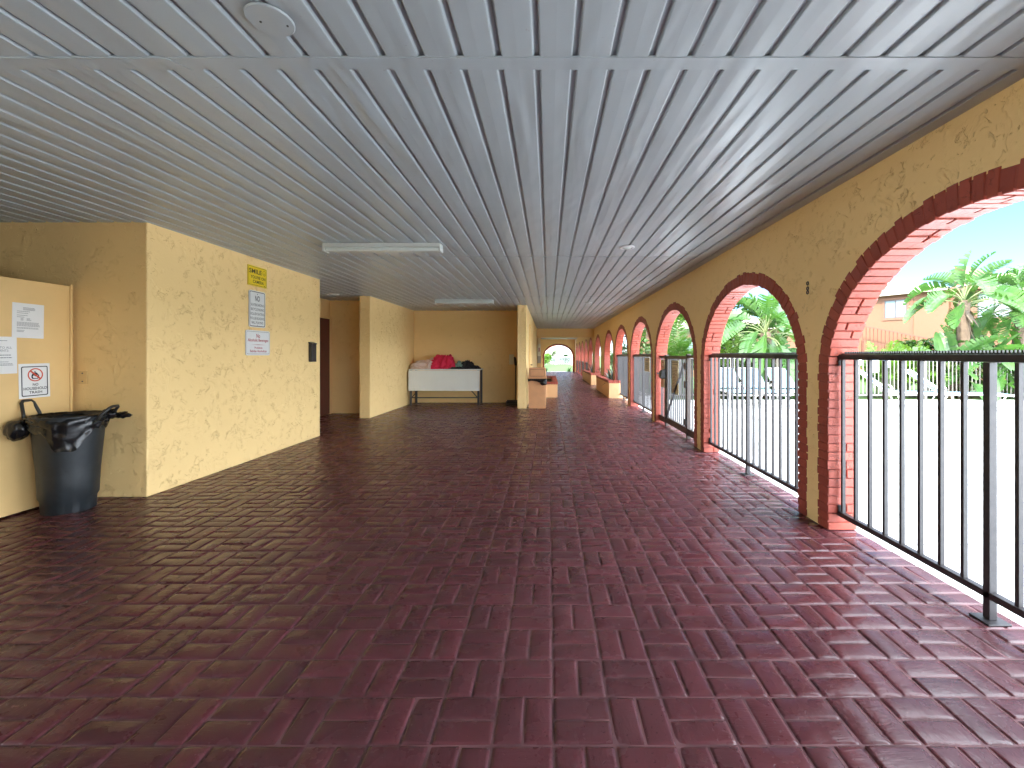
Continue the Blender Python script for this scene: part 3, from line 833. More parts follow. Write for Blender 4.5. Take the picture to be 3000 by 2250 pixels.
# ------------------------------------------------------------------ white drop-leaf table with laundry
TX0, TX1, TY0, TY1 = -3.535, -1.73, 11.03, 11.60
t = thing('folding_table', 'white drop leaf table on dark steel legs against the back wall', 'table', ((TX0 + TX1) / 2, 11.3, 0))
mb = MB(); mb.box(TX0, TX1, TY0, TY1, .885, .912); mb.build('top', M['white_table'], t, bevel=.006)
mb = MB(); mb.box(TX0 + .004, TX1 - .004, TY0 - .022, TY0 - .003, .365, .880); mb.build('drop_leaf', M['white_table'], t, bevel=.008)
for x in (TX0 + .045, TX1 - .045):
    for y in (TY0 + .05, TY1 - .06):
        mb = MB(); mb.box(x - .028, x + .028, y - .02, y + .02, 0, .884); mb.build('leg', M['steel_dark'], t, bevel=.003)
mb = MB(); mb.tube([(TX0 + .074, TY0 + .05, .19), (TX1 - .074, TY0 + .05, .19)], .014, 10); mb.build('stretcher', M['steel_dark'], t)
for x, d in ((TX0 + .075, 1), (TX1 - .075, -1)):
    mb = MB(); mb.bar((x, TY0 + .05, .20), (x + d * .36, TY0 + .05, .60), .012, .022); mb.build('brace', M['steel_dark'], t)
def cloth(name, label, cat, parts, mat):
    mb = MB()
    for c, size, seed, rg, fr in parts: mb.add(*lump(c, size, seed, rg, 5, True, -size[2] * .0, fr))
    return tag(mb.build(name, M[mat], smooth=True), label, cat)
ZT_ = .914
cloth('laundry_bag', 'pale translucent laundry bag slumped on the left end of the white table', 'bag', [((-3.24, 11.28, ZT_), (.30, .22, .20), 11, .30, 1.2), ((-3.02, 11.22, ZT_), (.16, .18, .27), 12, .28, 1.3)], 'cloth_white')
cloth('crimson_blanket', 'crumpled crimson blanket heaped on the white table', 'blanket', [((-2.78, 11.27, ZT_), (.25, .22, .33), 21, .30, 1.7), ((-2.60, 11.25, ZT_), (.20, .20, .35), 22, .30, 1.9), ((-2.90, 11.20, ZT_), (.16, .17, .22), 23, .3, 1.7)], 'cloth_pink')
cloth('grey_garment', 'dark brown garment lying flat in front of the crimson blanket', 'clothing', [((-2.50, 11.13, ZT_), (.20, .08, .045), 31, .5, 1.6)], 'cloth_brown')
cloth('patterned_shirt', 'crumpled grey green shirt on the white table', 'clothing', [((-2.30, 11.25, ZT_), (.125, .12, .17), 41, .5, 2.0)], 'cloth_green')
cloth('black_clothes', 'pile of black clothes at the right end of the white table', 'clothing', [((-2.08, 11.27, ZT_), (.18, .16, .19), 51, .45, 1.9), ((-1.88, 11.25, ZT_), (.12, .14, .08), 52, .45, 1.8), ((-2.28, 11.14, ZT_), (.13, .08, .05), 53, .5, 1.6)], 'cloth_black')

# wall phone box and lobby dust pan
t = thing('wall_box', 'ivory plastic box mounted on the deep yellow wall right of the table', 'box', (-.98, 11.65, 1.0))
mb = MB(); mb.box(-1.040, -.922, 11.575, 11.648, 1.02, 1.285); mb.build('case', M['ivory'], t, bevel=.01)
mb = MB(); mb.box(-1.02, -.942, 11.569, 11.5745, 1.16, 1.26); mb.build('cover', M['ivory'], t, bevel=.003)
t = thing('upright_dustpan', 'black long handled dustpan leaning in the corner beside the wall box', 'dustpan', (-.86, 11.2, 0))
mb = MB(); mb.tube([(-.845, 11.2, .10), (-.848, 11.25, 1.02)], .014, 10); mb.build('pole', M['black_plastic'], t, smooth=True)
mb = MB(); mb.tube([(-.848, 11.25, 1.0), (-.856, 11.255, 1.08), (-.864, 11.258, 1.18), (-.872, 11.26, 1.22)], [.026, .034, .03, .02], 10); mb.build('grip', M['black_plastic'], t, smooth=True)
mb = MB(); mb.box(-1.07, -.78, 11.02, 11.28, .004, .02); mb.box(-1.07, -.78, 11.265, 11.285, .0205, .11); mb.box(-1.078, -1.0705, 11.05, 11.264, .004, .09); mb.box(-.7795, -.772, 11.05, 11.264, .004, .09); mb.build('pan', M['black_plastic'], t, bevel=.004)

# ------------------------------------------------------------------ tan swing-lid bin
t = thing('tan_bin', 'tall tan plastic bin with swing lid beside the stucco wall end', 'bin', (-.265, 10.55, 0))
def taper(mb, x0, x1, y0, y1, z0, z1, f):
    cx_, cy_ = (x0 + x1) / 2, (y0 + y1) / 2
    p = [(x0, y0, z0), (x1, y0, z0), (x1, y1, z0), (x0, y1, z0)]
    mb.hexa(p + [(cx_ + (a - cx_) * f, cy_ + (b - cy_) * f, z1) for a, b, c in p])
mb = MB(); taper(mb, -.470, -.062, 10.36, 10.74, 0, .685, 1.07); mb.build('body', M['tan_bin'], t, bevel=.012)
mb = MB(); mb.box(-.492, -.040, 10.335, 10.765, .705, .735); taper(mb, -.480, -.052, 10.347, 10.753, .7352, .965, .90); lid = mb.build('lid', M['tan_bin'], t, bevel=.010)
P = Plate((-.44, 10.338, .765), (1, 0, 0), (0, .10, .99), (0, -1, .1))
mb = MB(); P.ring(mb, P.rr(.0, .345, 0, .165, .012), P.rr(.007, .338, .007, .158, .010), .0055); mb.build('flap_outline', M['rail_brown'], lid)
mb = MB(); P.solid(mb, P.rr(.012, .333, .012, .153, .010), -.004, .0075); mb.build('flap', M['tan_bin'], lid)
tb = thing('bin_bag', 'black bag hanging out under the lid of the tan bin', 'trash bag', (-.2, 10.4, .55))
def skirt(i, a, r, z): return r, z
mb = MB()
vs = []; fs = []
loop = []
for k in range(60):
    f = k / 60 * 4; s_ = int(f); q = f - s_
    X0, X1, Y0, Y1 = -.489, -.043, 10.338, 10.762
    loop.append([(X0 + (X1 - X0) * q, Y0), (X1, Y0 + (Y1 - Y0) * q), (X1 - (X1 - X0) * q, Y1), (X0, Y1 - (Y1 - Y0) * q)][s_])
for j in range(6):
    for k, (x, y) in enumerate(loop):
        n = noise.noise(Vector((x * 9, y * 9, j * .4)))
        low = .05 + .03 * n + .09 * math.exp(-((x + .13) / .09) ** 2) * (y < 10.4)
        vs.append((x + .006 * n, y - .012 * (j > 0) * (y < 10.4) + .006 * n - .02 * math.exp(-((x + .13) / .09) ** 2) * math.sin(j / 5 * PI), .7045 - low * j / 5))
for j in range(5):
    for k in range(60): fs.append((j * 60 + k, j * 60 + (k + 1) % 60, (j + 1) * 60 + (k + 1) % 60, (j + 1) * 60 + k))
mb.add(vs, fs); mb.build('skirt', M['bag_plastic'], tb, smooth=True)
mb = MB(); mb.add(*lump((-.12, 10.325, .605), (.085, .04, .05), 17, .4, 3)); mb.build('bulge', M['bag_plastic'], tb, smooth=True)

# ------------------------------------------------------------------ planters and planting
def strap_leaf(mb, p, az, el, L, w, droop, n=6):
    p = Vector(p); d = Vector((math.cos(az) * math.cos(el), math.sin(az) * math.cos(el), math.sin(el)))
    side = Vector((-math.sin(az), math.cos(az), 0)); L_, R_ = [], []
    for k in range(n + 1):
        f = k / n; ww = w * (.75 + .5 * f) * (1 - f ** 2.2) * .5 + .0015
        L_.append(p + side * ww); R_.append(p - side * ww)
        d = (d + Vector((0, 0, -droop / n))).normalized(); p = p + d * (L / n)
    for k in range(n): mb.quad(L_[k], L_[k + 1], R_[k + 1], R_[k])
    return p
def rosette(name, x, y, z, label, cat, n, L, w, mat, seed, group=None, el=(15, 85), droop=.9):
    rng = random.Random(seed); mb = MB()
    for k in range(n): strap_leaf(mb, (x + rng.uniform(-.02, .02), y + rng.uniform(-.02, .02), z), rng.uniform(0, 2 * PI), R(rng.uniform(*el)), L * rng.uniform(.6, 1.1), w * rng.uniform(.7, 1.2), droop * rng.uniform(.4, 1.3))
    return tag(mb.build(name, M[mat], origin=(x, y, z)), label, cat, group)
def planter(x0, x1, y0, y1, h, label, seed):
    rng = random.Random(seed)
    t = thing('planter_box', label, 'planter', ((x0 + x1) / 2, (y0 + y1) / 2, 0)); th = .16
    mb = MB(); mb.box(x0, x1, y0, y0 + th, 0, h - .075); mb.box(x0, x1, y1 - th, y1, 0, h - .075); mb.box(x0, x0 + th, y0 + th, y1 - th, 0, h - .0752); mb.box(x1 - th, x1, y0 + th, y1 - th, 0, h - .0752)
    mb.build('wall', M['planter_wall'], t)
    mb = MB(); tones = []
    def cap(xa, xb, ya, yb, alongx):
        L = (xb - xa) if alongx else (yb - ya); n = max(2, round(L / .075))
        for k in range(n):
            a = L * k / n + .004; b = L * (k + 1) / n - .004; dz = rng.uniform(-.003, .003); e = rng.uniform(-.004, .004)
            if alongx: mb.box(xa + a, xa + b, ya + e, yb + e, h - .074, h + dz)
            else: mb.box(xa + e, xb + e, ya + a, ya + b, h - .074, h + dz)
            tones.extend([rng.random()] * 8)
    o_ = .012
    cap(x0 - o_, x1 + o_, y0 - o_, y0 + th, True); cap(x0 - o_, x1 + o_, y1 - th, y1 + o_, True); cap(x0 - o_, x0 + th, y0 + th + .005, y1 - th - .005, False); cap(x1 - th, x1 + o_, y0 + th + .005, y1 - th - .005, False)
    set_tone(mb.build('brick_cap', M['brick'], t, bevel=.005), tones)
    mb = MB(); mb.box(x0 + th + .002, x1 - th - .002, y0 + th + .002, y1 - th - .002, .05, h - .10); mb.build('soil', M['soil'], t)
planter(1.78, 2.62, 12.87, 16.3, .515, 'nearer brick capped planter built under the arches on the right', 1)
planter(1.80, 2.62, 18.5, 23.2, .49, 'farther brick capped planter under the arches on the right', 2)
planter(-.515, .27, 13.07, 16.9, .465, 'brick capped planter against the left wall behind the tan bin', 3)
for k, (x, y) in enumerate(((2.1, 13.9), (2.28, 14.5), (2.1, 15.0), (2.3, 15.5), (2.33, 13.5))):
    rosette('spiky_plant', x, y, .41, 'dark spiky leaved plant in the nearer right hand planter', 'plant', 26, .55, .045, 'leaf_purple', 60 + k, 'spiky plants in the nearer planter')
for k, (x, y) in enumerate(((2.15, 19.3), (2.3, 20.2), (2.15, 21.4), (2.25, 22.3))):
    rosette('spiky_plant', x, y, .39, 'dark spiky leaved plant in the farther right hand planter', 'plant', 26, .55, .045, 'leaf_purple', 70 + k, 'spiky plants in the farther planter')
rosette('spiky_plant', -.12, 13.45, .365, 'small dark plant in the planter behind the tan bin', 'plant', 22, .36, .035, 'leaf_purple', 81)
rosette('border_plant', -.22, 34.0, -.05, 'low leafy plant at the left foot of the end arch', 'plant', 40, .5, .07, 'leaf_mid', 82, droop=1.4)
rosette('border_plant', 1.62, 34.2, -.05, 'low leafy plant at the right foot of the end arch', 'plant', 40, .55, .07, 'leaf_mid', 83, droop=1.4)

# ------------------------------------------------------------------ pool railings in the arches
XR = 2.11
def railing(loc, label, group='black railings filling the arches'):
    t = thing('pool_railing', label, 'railing', (XR, 0, 0), group)
    x = XR; HW = A_OUT - DEP + .012
    mb = MB(); mb.box(x - .020, x + .020, -HW, HW, 1.236, 1.274); mb.build('top_rail', M['black_metal'], t, bevel=.003)
    mb = MB(); mb.box(x - .019, x + .019, -HW, HW, .108, .142); mb.build('bottom_rail', M['black_metal'], t, bevel=.003)
    mb = MB(); mb.box(x - .019, x + .019, -.0165, .0165, .011, 1.235); pst = mb.build('post', M['black_metal'], t, bevel=.002)
    mb = MB(); mb.box(x - .055, x + .055, -.05, .05, .001, .010); mb.build('base_plate', M['black_metal'], pst, bevel=.002)
    for k in range(-8, 9):
        if k == 0: continue
        y = k * .13 + (.0 if k > 0 else 0)
        if abs(y) > HW - .02: continue
        mb = MB(); mb.box(x - .011, x + .011, y - .0095, y + .0095, .1425, 1.2355); mb.build('bar', M['black_metal'], t)
    for y in (-HW + .012, HW - .012):
        for z in (.165, 1.215):
            mb = MB(); mb.box(x - .018, x + .010, y - .011, y + .011, z - .022, z + .020); mb.build('bracket', M['steel_dark'], t, bevel=.002)
    mb = MB(); mb.box(x + .004, x + .018, -HW, HW, 1.2745, 1.281)
    yy = -HW + .01
    while yy < HW - .05:
        mb.box(x + .006, x + .016, yy, yy + .0075, 1.2812, 1.293); yy += .018
    mb.build('comb_strip', M['black_plastic'], t)
    t.location = (XR, loc, 0)
    return t
r0 = railing(CENT[2], 'black metal railing in the nearest and largest brick arch')
copy_tree(r0, (XR, CENT[3], 0), label='black metal railing in the second brick arch, loungers visible behind it')
copy_tree(r0, (XR, CENT[5], 0), label='black metal railing carrying a cream sign, just past the gate')
copy_tree(r0, (XR, CENT[6], 0), label='black metal railing between the cream sign railing and the planter')
# cream sign on the fourth arch railing
t = thing('railing_sign', 'cream sign hung on the railing past the gate', 'sign', (XR - .02, 9.25, .93))
P = Plate((XR - .024, 9.49, .925), (0, -1, 0), (0, 0, 1), (-1, 0, 0)); mb = MB(); P.solid(mb, P.rr(0, .46, 0, .285, .01), -.003, 0); mb.build('plate', M['sign_cream'], t)
mb = MB(); rng = random.Random(9); P.scribble(mb, .08, .38, .21, .26, 1, W1, rng, .9); P.scribble(mb, .06, .40, .05, .19, 4, W1, rng, .7); mb.build('print', M['ink'], t)
for u in (.04, .42):
    for v in (.03, .255):
        mb = MB(); P.circle(mb, u, v, 0, .010, W1, 10); mb.build('bolt', M['ink_dark'], t)

# --- gate in the third arch
GY0, GY1 = 6.61, 7.78
gc = CENT[4]; HW = A_OUT - DEP + .012
t = thing('pool_gate', 'dark bronze pool gate with diagonal brace and lock box in the third arch', 'gate', (XR, gc, 0))
mb = MB()
mb.box(XR - .03, XR + .03, GY0 - .045, GY0 + .015, .004, 1.285); mb.build('hinge_post', M['bronze_metal'], t, bevel=.003)
mb = MB(); mb.box(XR - .03, XR + .03, GY1 - .01, GY1 + .05, .004, 1.275); mb.build('latch_post', M['bronze_metal'], t, bevel=.003)
mb = MB()
mb.box(XR - .022, XR + .022, GY0 + .02, GY1 - .014, 1.205, 1.255); mb.box(XR - .02, XR + .02, GY0 + .02, GY1 - .014, .065, .165)
mb.box(XR - .02, XR + .02, GY0 + .02, GY0 + .055, .166, 1.204); mb.box(XR - .02, XR + .02, GY1 - .05, GY1 - .014, .166, 1.204); mb.build('leaf_frame', M['bronze_metal'], t, bevel=.003)
mb = MB(); mb.box(XR - .02, XR + .02, gc - HW, GY0 - .046, 1.225, 1.265); mb.box(XR - .02, XR + .02, GY1 + .051, gc + HW, 1.215, 1.255); mb.box(XR - .02, XR + .02, gc - HW, GY0 - .046, .06, .16); mb.box(XR - .02, XR + .02, GY1 + .051, gc + HW, .05, .15); mb.build('side_rail', M['bronze_metal'], t, bevel=.003)
y = GY0 + .13
while y < GY1 - .08:
    mb = MB(); mb.box(XR - .010, XR + .010, y - .010, y + .010, .166, 1.204); mb.build('bar', M['black_metal'], t); y += .105
for y in (6.16, 6.28, 6.42, 7.93, 8.06, 8.17):
    mb = MB(); mb.box(XR - .010, XR + .010, y - .010, y + .010, .15, 1.22); mb.build('bar', M['black_metal'], t)
mb = MB(); mb.bar((XR - .034, GY0 + .10, 1.13), (XR - .034, GY1 - .06, .17), .014, .03, (1, 0, 0)); mb.build('brace', M['black_metal'], t)
for z in (1.10, .82, .25):
    mb = MB(); mb.box(XR - .048, XR - .030, GY0 - .03, GY0 + .06, z - .05, z + .05); mb.build('hinge', M['black_metal'], t, bevel=.004)
mb = MB(); mb.hexa([(XR - .13, GY1 - .03, .85), (XR - .031, GY1 - .03, .85), (XR - .031, GY1 + .11, .85), (XR - .13, GY1 + .11, .87), (XR - .11, GY1 - .03, 1.0), (XR - .031, GY1 - .03, 1.02), (XR - .031, GY1 + .11, 1.02), (XR - .11, GY1 + .11, .99)]); lk = mb.build('lock_box', M['black_plastic'], t, bevel=.01)
mb = MB(); mb.tube([(XR - .131, GY1 + .04, .94), (XR - .17, GY1 + .04, .94)], .016, 10); mb.build('handle', M['steel_dark'], lk)
t = thing('gate_sign', 'tan rules sign with dark heading fixed to the gate bars', 'sign', (XR - .02, 7.2, .62))
P = Plate((XR - .026, 7.40, .625), (0, -1, 0), (0, 0, 1), (-1, 0, 0)); mb = MB(); P.solid(mb, P.rr(0, .37, 0, .555, .012), -.003, 0); mb.build('plate', M['sign_cream'], t)
mb = MB(); P.ring(mb, P.rr(.004, .366, .004, .551, .012), P.rr(.014, .356, .014, .541, .008), W1); mb.build('border', M['ink_dark'], t)
mb = MB(); rng = random.Random(19); P.scribble(mb, .03, .34, .475, .535, 2, W1, rng, .98); P.scribble(mb, .03, .34, .03, .455, 17, W1, rng, .5); mb.build('print', M['rail_brown'], t)
t = thing('latch_sign', 'narrow sign with large red lettering beside the gate latch', 'sign', (XR - .02, 7.95, .68))
P = Plate((XR - .026, 8.10, .68), (0, -1, 0), (0, 0, 1), (-1, 0, 0)); mb = MB(); P.solid(mb, P.rr(0, .24, 0, .50, .008), -.003, 0); mb.build('plate', M['sign_cream'], t)
mb = MB(); rng = random.Random(23)
P.ring(mb, [(.05, .47), (.19, .47), (.19, .36), (.05, .36)], [(.075, .45), (.165, .45), (.165, .38), (.075, .38)], W1); P.scribble(mb, .05, .19, .22, .34, 3, W1, rng, .9); P.scribble(mb, .05, .19, .03, .15, 5, W1, rng, .9); mb.build('print', M['sign_red'], t)

# low panels in the far arches
def low_panel(y, label, mat):
    t = thing('low_railing', label, 'railing', (XR, y, 0), 'low railings in the far arches')
    mb = MB(); mb.box(XR - .02, XR + .02, y - 1.06, y + 1.06, .84, .88); mb.build('top_rail', M[mat], t)
    mb = MB(); mb.box(XR - .02, XR + .02, y - 1.06, y + 1.06, .10, .14); mb.build('bottom_rail', M[mat], t)
    mb = MB()
    for k in range(-8, 9): mb.box(XR - .011, XR + .011, y + k * .13 - .01, y + k * .13 + .01, .1405, .8395)
    mb.build('bars', M[mat], t)
for k, y in enumerate(CENT[10:]):
    low_panel(y, ('dark low railing in the far arch right after the farther planter', 'dark low railing in the third arch from the end wall', 'dark low railing in the second arch from the end wall', 'dark low railing in the last arch beside the end wall')[k], 'black_metal')

# things on the corridor wall
t = thing('service_door', 'yellow painted door flush in the left corridor wall past the bin', 'door', (-.52, 12.4, 0))
mb = MB(); mb.box(-.5175, -.500, 11.9, 12.75, .01, 2.03); mb.build('leaf', M['panel'], t, bevel=.003)
mb = MB(); mb.box(-.5175, -.488, 11.83, 11.898, 0, 2.10); mb.box(-.5175, -.488, 12.752, 12.82, 0, 2.10); mb.box(-.5175, -.488, 11.899, 12.751, 2.032, 2.10); mb.build('frame', M['stucco'], t, bevel=.003)
mb = MB(); mb.tube([(-.4995, 11.98, 1.0), (-.45, 11.98, 1.0), (-.45, 12.08, 1.0)], .012, 8); mb.build('handle', M['steel_dark'], t)
t = thing('electrical_box', 'cream electrical cabinet with conduits on the slim pier', 'electrical box', (-.43, 19.95, 1.2))
mb = MB(); mb.box(-.505, -.360, 19.88, 19.998, 1.22, 1.77); mb.build('cabinet', M['ivory'], t, bevel=.006)
mb = MB(); mb.box(-.452, -.408, 19.872, 19.8795, 1.42, 1.60); mb.build('warning_plate', M['sign_red'], t)
mb = MB(); mb.tube([(-.47, 19.94, 1.771), (-.47, 19.94, 2.04)], .02, 8); mb.tube([(-.40, 19.94, 1.771), (-.40, 19.94, 2.04)], .02, 8); mb.build('conduit', M['ivory'], t)
mb = MB(); mb.box(-.50, -.35, 19.90, 19.998, .9, 1.2195); mb.build('lower_cabinet', M['far_white'], t, bevel=.004)

# ------------------------------------------------------------------ pool loungers
def lounger():
    t = thing('pool_lounger', 'x', 'lounger', (0, 0, 0), 'blue strap pool loungers')
    seat, W, hb = .37, .30, R(42)
    rail = []
    for s_ in (-1, 1):
        mb = MB()
        mb.tube([(.55, s_ * W, seat), (1.86, s_ * W, seat), (1.93, s_ * W, seat - .02)], .017, 8); mb.build('side_rail', M['white_metal'], t, smooth=True)
    bx = lambda f: (.62 - .66 * f * math.cos(hb) / math.cos(R(42)), seat + .02 + .80 * f * math.sin(hb))
    mb = MB()
    pts = [(*[bx(0)[0]], -W + .02, bx(0)[1])] + [(bx(f)[0], -W + .02, bx(f)[1]) for f in (.5, .92)] + [(bx(1)[0], -W + .09, bx(1)[1]), (bx(1)[0], W - .09, bx(1)[1])] + [(bx(f)[0], W - .02, bx(f)[1]) for f in (.92, .5, 0)]
    mb.tube(pts, .016, 8); mb.build('back_frame', M['white_metal'], t, smooth=True)
    for x, lean in ((.72, .12), (1.72, -.17)):
        mb = MB(); mb.tube([(x, -W, seat), (x + lean * .9, -W, .05), (x + lean, -W + .06, .016), (x + lean, W - .06, .016), (x + lean * .9, W, .05), (x, W, seat)], .016, 8); mb.build('leg', M['white_metal'], t, smooth=True)
    mb = MB(); mb.tube([(1.93, -W, seat - .02), (1.96, -W + .05, seat - .03), (1.96, W - .05, seat - .03), (1.93, W, seat - .02)], .017, 8); mb.build('foot_bar', M['white_metal'], t, smooth=True)
    for s_ in (-1, 1):
        mb = MB(); mb.tube([(.52 + .10 * math.cos(a), s_ * (W + .03), seat + .10 + .09 * math.sin(a)) for a in np.linspace(-1.2, 3.4, 12)], .014, 7); mb.build('arm_scroll', M['white_metal'], t, smooth=True)
    mb = MB()
    for k in range(21):
        x = .66 + k * .058; mb.box(x, x + .042, -W - .004, W + .004, seat + .017, seat + .021)
    mb.build('seat_straps', M['strap_blue'], t)
    mb = MB()
    for k in range(15):
        f0 = .03 + k * .062; f1 = f0 + .046
        a, b = bx(f0), bx(f1)
        mb.hexa([(a[0], -W, a[1] + .017), (a[0], W, a[1] + .017), (b[0], W, b[1] + .017), (b[0], -W, b[1] + .017), (a[0] + .003, -W, a[1] + .021), (a[0] + .003, W, a[1] + .021), (b[0] + .003, W, b[1] + .021), (b[0] + .003, -W, b[1] + .021)])
    mb.build('back_straps', M['strap_blue'], t)
    return t
lg = lounger()
lg.location = (9.02, 10.95, -.03); lg.rotation_euler = (0, 0, R(-22)); lg['label'] = 'blue strap lounger seen through the nearest arch, the right one of two'
copy_tree(lg, (8.05, 11.35, -.03), R(-22), label='blue strap lounger seen through the nearest arch, the left one of two')
copy_tree(lg, (4.92, 12.35, -.03), R(-96), label='blue strap lounger behind the second arch railing, leftmost of three')
copy_tree(lg, (5.62, 12.40, -.03), R(-93), label='blue strap lounger behind the second arch railing, middle of three')
copy_tree(lg, (6.33, 12.25, -.03), R(-88), label='blue strap lounger behind the second arch railing, rightmost of three')

# ------------------------------------------------------------------ far picket fence of the pool
FY = 13.0
t = thing('picket_fence', 'grey metal picket fence along the far side of the pool deck', 'fence', (10, FY, -.1))
x = 2.4
while x < 20:
    mb = MB(); mb.box(x - .03, x + .03, FY - .03, FY + .03, -.1, 1.27); mb.build('post', M['fence_grey'], t)
    mb = MB(); mb.box(x + .031, x + 2.169, FY - .02, FY + .02, .06, .10); mb.box(x + .031, x + 2.169, FY - .02, FY + .02, 1.16, 1.20)
    for k in range(1, 19): mb.box(x + k * .116 - .009, x + k * .116 + .009, FY - .009, FY + .009, .1005, 1.1595)
    mb.build('picket_panel', M['fence_grey'], t); x += 2.2
def fsign(x0, x1, z0, z1, label, border, head):
    t = thing('pool_sign', label, 'sign', ((x0 + x1) / 2, FY - .03, z0))
    P = Plate((x0, FY - .026, z0), (1, 0, 0), (0, 0, 1), (0, -1, 0)); w, h = x1 - x0, z1 - z0
    mb = MB(); P.solid(mb, P.rr(0, w, 0, h, .02), -.003, 0); mb.build('plate', M['sign_white'], t)
    rng = random.Random(int(x0 * 10)); mb = MB()
    if border: P.ring(mb, P.rr(.012, w - .012, .012, h - .012, .02), P.rr(.03, w - .03, .03, h - .03, .015), .002)
    if head: P.text(mb, 'No', w * .42, w * .58, h * .80, h * .92, .002, .02); P.scribble(mb, w * .1, w * .9, h * .6, h * .78, 1, .002, rng, .95); P.scribble(mb, w * .12, w * .88, h * .15, h * .5, 3, .002, rng, .6)
    else: P.scribble(mb, w * .2, w * .82, h * .1, h * .9, 14, .002, rng, .6)
    mb.build('print', M['sign_blue'], t)
    mb = MB(); 
fsign(8.98, 9.30, .98, 1.26, 'white sign with blue print on the far picket fence, left of the blue bordered one', False, True)
fsign(9.55, 9.80, .75, 1.26, 'narrow white sign with blue border on the far picket fence', True, False)
fsign(9.92, 10.12, .90, 1.26, 'second blue bordered sign on the picket fence behind the loungers', True, False)

# ------------------------------------------------------------------ vegetation
def paddle(mb, p, d, L, W, droop, rng, fold=.35, tears=.4, n=15, roll=None):
    """one banana-like blade with tears; returns nothing"""
    p = Vector(p); d = Vector(d).normalized()
    h = Vector((d.x, d.y, 0))
    if h.length < .15: h = Vector((math.cos(rng.uniform(0, 6.3)), math.sin(rng.uniform(0, 6.3)), 0))
    h.normalize()
    side = Vector((-h.y, h.x, 0)); 
    if roll: side = (Matrix.Rotation(roll, 3, d) @ side)
    mids = [p.copy()]; nrm = []
    for k in range(n):
        d = (d + Vector((0, 0, -droop / n)) + h * (.25 * droop / n)).normalized()
        mids.append(mids[-1] + d * (L / n)); 
        nrm.append(side.cross(d).normalized())
    nrm.append(nrm[-1])
    prof = lambda f: W * (max(0, math.sin(PI * min(1, (f * .93 + .05)) ** .80))) ** .62
    for s_ in (-1, 1):
        for k in range(n):
            f0, f1 = k / n, (k + 1) / n
            w0, w1 = prof(f0), prof(f1)
            torn = rng.random() < tears
            sh = rng.uniform(.45, .8) if torn else 1.0
            dr = rng.uniform(.0, .45) if torn else rng.uniform(-.03, .06)
            a, b = mids[k], mids[k + 1]
            ea = a + side * s_ * w0 - nrm[k] * -abs(fold + dr) * w0 * -1 + Vector((0, 0, -dr * w0 * .6)) + (b - a) * .9
            eb0 = b + side * s_ * w1 - nrm[k + 1] * abs(fold + dr) * w1 + Vector((0, 0, -dr * w1 * .6)) + (b - a) * .9
            ea = a + side * s_ * w0 - nrm[k] * abs(fold + dr) * w0 + Vector((0, 0, -dr * w0 * .6)) + (b - a) * .9
            eb = ea.lerp(eb0, sh)
            ma = a.lerp(ea, .5) + nrm[k] * .06 * w0; mb_ = b.lerp(eb, .5) + nrm[k] * .06 * w1
            mb.add([a, b, mb_, eb, ea, ma], [(0, 1, 2, 5), (5, 2, 3, 4)])
def bird_plant(loc, hgt, nleaf, label, seed, lean=(0, 0), spread=70, size=1.0, dead=10, trunk_r=.11, group=None, up=.0):
    rng = random.Random(seed); x, y = loc
    t = thing('bird_of_paradise', label, 'plant', (x, y, -.1), group)
    top = Vector((x + lean[0], y + lean[1], hgt))
    if hgt > .5:
        mb = MB(); n = 10
        mb.tube([(x + lean[0] * (k / n) ** 1.3 + rng.uniform(-.02, .02), y + lean[1] * k / n, -.1 + (hgt + .1) * k / n) for k in range(n + 1)], [trunk_r * (1.1 - .15 * k / n + .12 * (k % 2)) for k in range(n + 1)], 9); mb.build('trunk', M['bark'], t)
    lf = MB(); pt = MB(); dd = MB()
    for k in range(nleaf):
        az = rng.uniform(0, 2 * PI); f = (k + .5) / nleaf; el = R(88 - spread * f ** 1.0 + rng.uniform(-8, 8))
        L = (.55 + .45 * f) * size * rng.uniform(.8, 1.15); d = Vector((math.cos(az) * math.cos(el), math.sin(az) * math.cos(el), math.sin(el)))
        pts = []; p = top - Vector((0, 0, .22 * f)); dv = d + Vector((0, 0, .45)); 
        for q in range(7):
            pts.append(p.copy()); dv = (dv + Vector((0, 0, -.16))).normalized(); p = p + dv * (L / 6)
        pt.tube(pts, [.024 * size * (1 - .09 * q) for q in range(7)], 6)
        paddle(lf, pts[-1], dv, 1.2 * size * rng.uniform(.75, 1.2), .28 * size * rng.uniform(.8, 1.15), rng.uniform(.5, 1.9), rng, rng.uniform(.15, .5), rng.choice((.15, .45, .75, .9)), roll=rng.uniform(-.9, .9))
    for k in range(dead):
        az = rng.uniform(0, 2 * PI); el = R(rng.uniform(-80, -10)); p = top - Vector((0, 0, rng.uniform(.05, .7) * min(1, hgt)))
        strap_leaf(dd, p, az, el, rng.uniform(.4, .9) * size, rng.uniform(.06, .16), rng.uniform(.3, 1.2), 5)
    lf.build('leaves', M['leaf_big'], t); pt.build('petioles', M['petiole'], t, smooth=True)
    if dead: dd.build('dead_leaves', M['leaf_dead'], t)
    return t
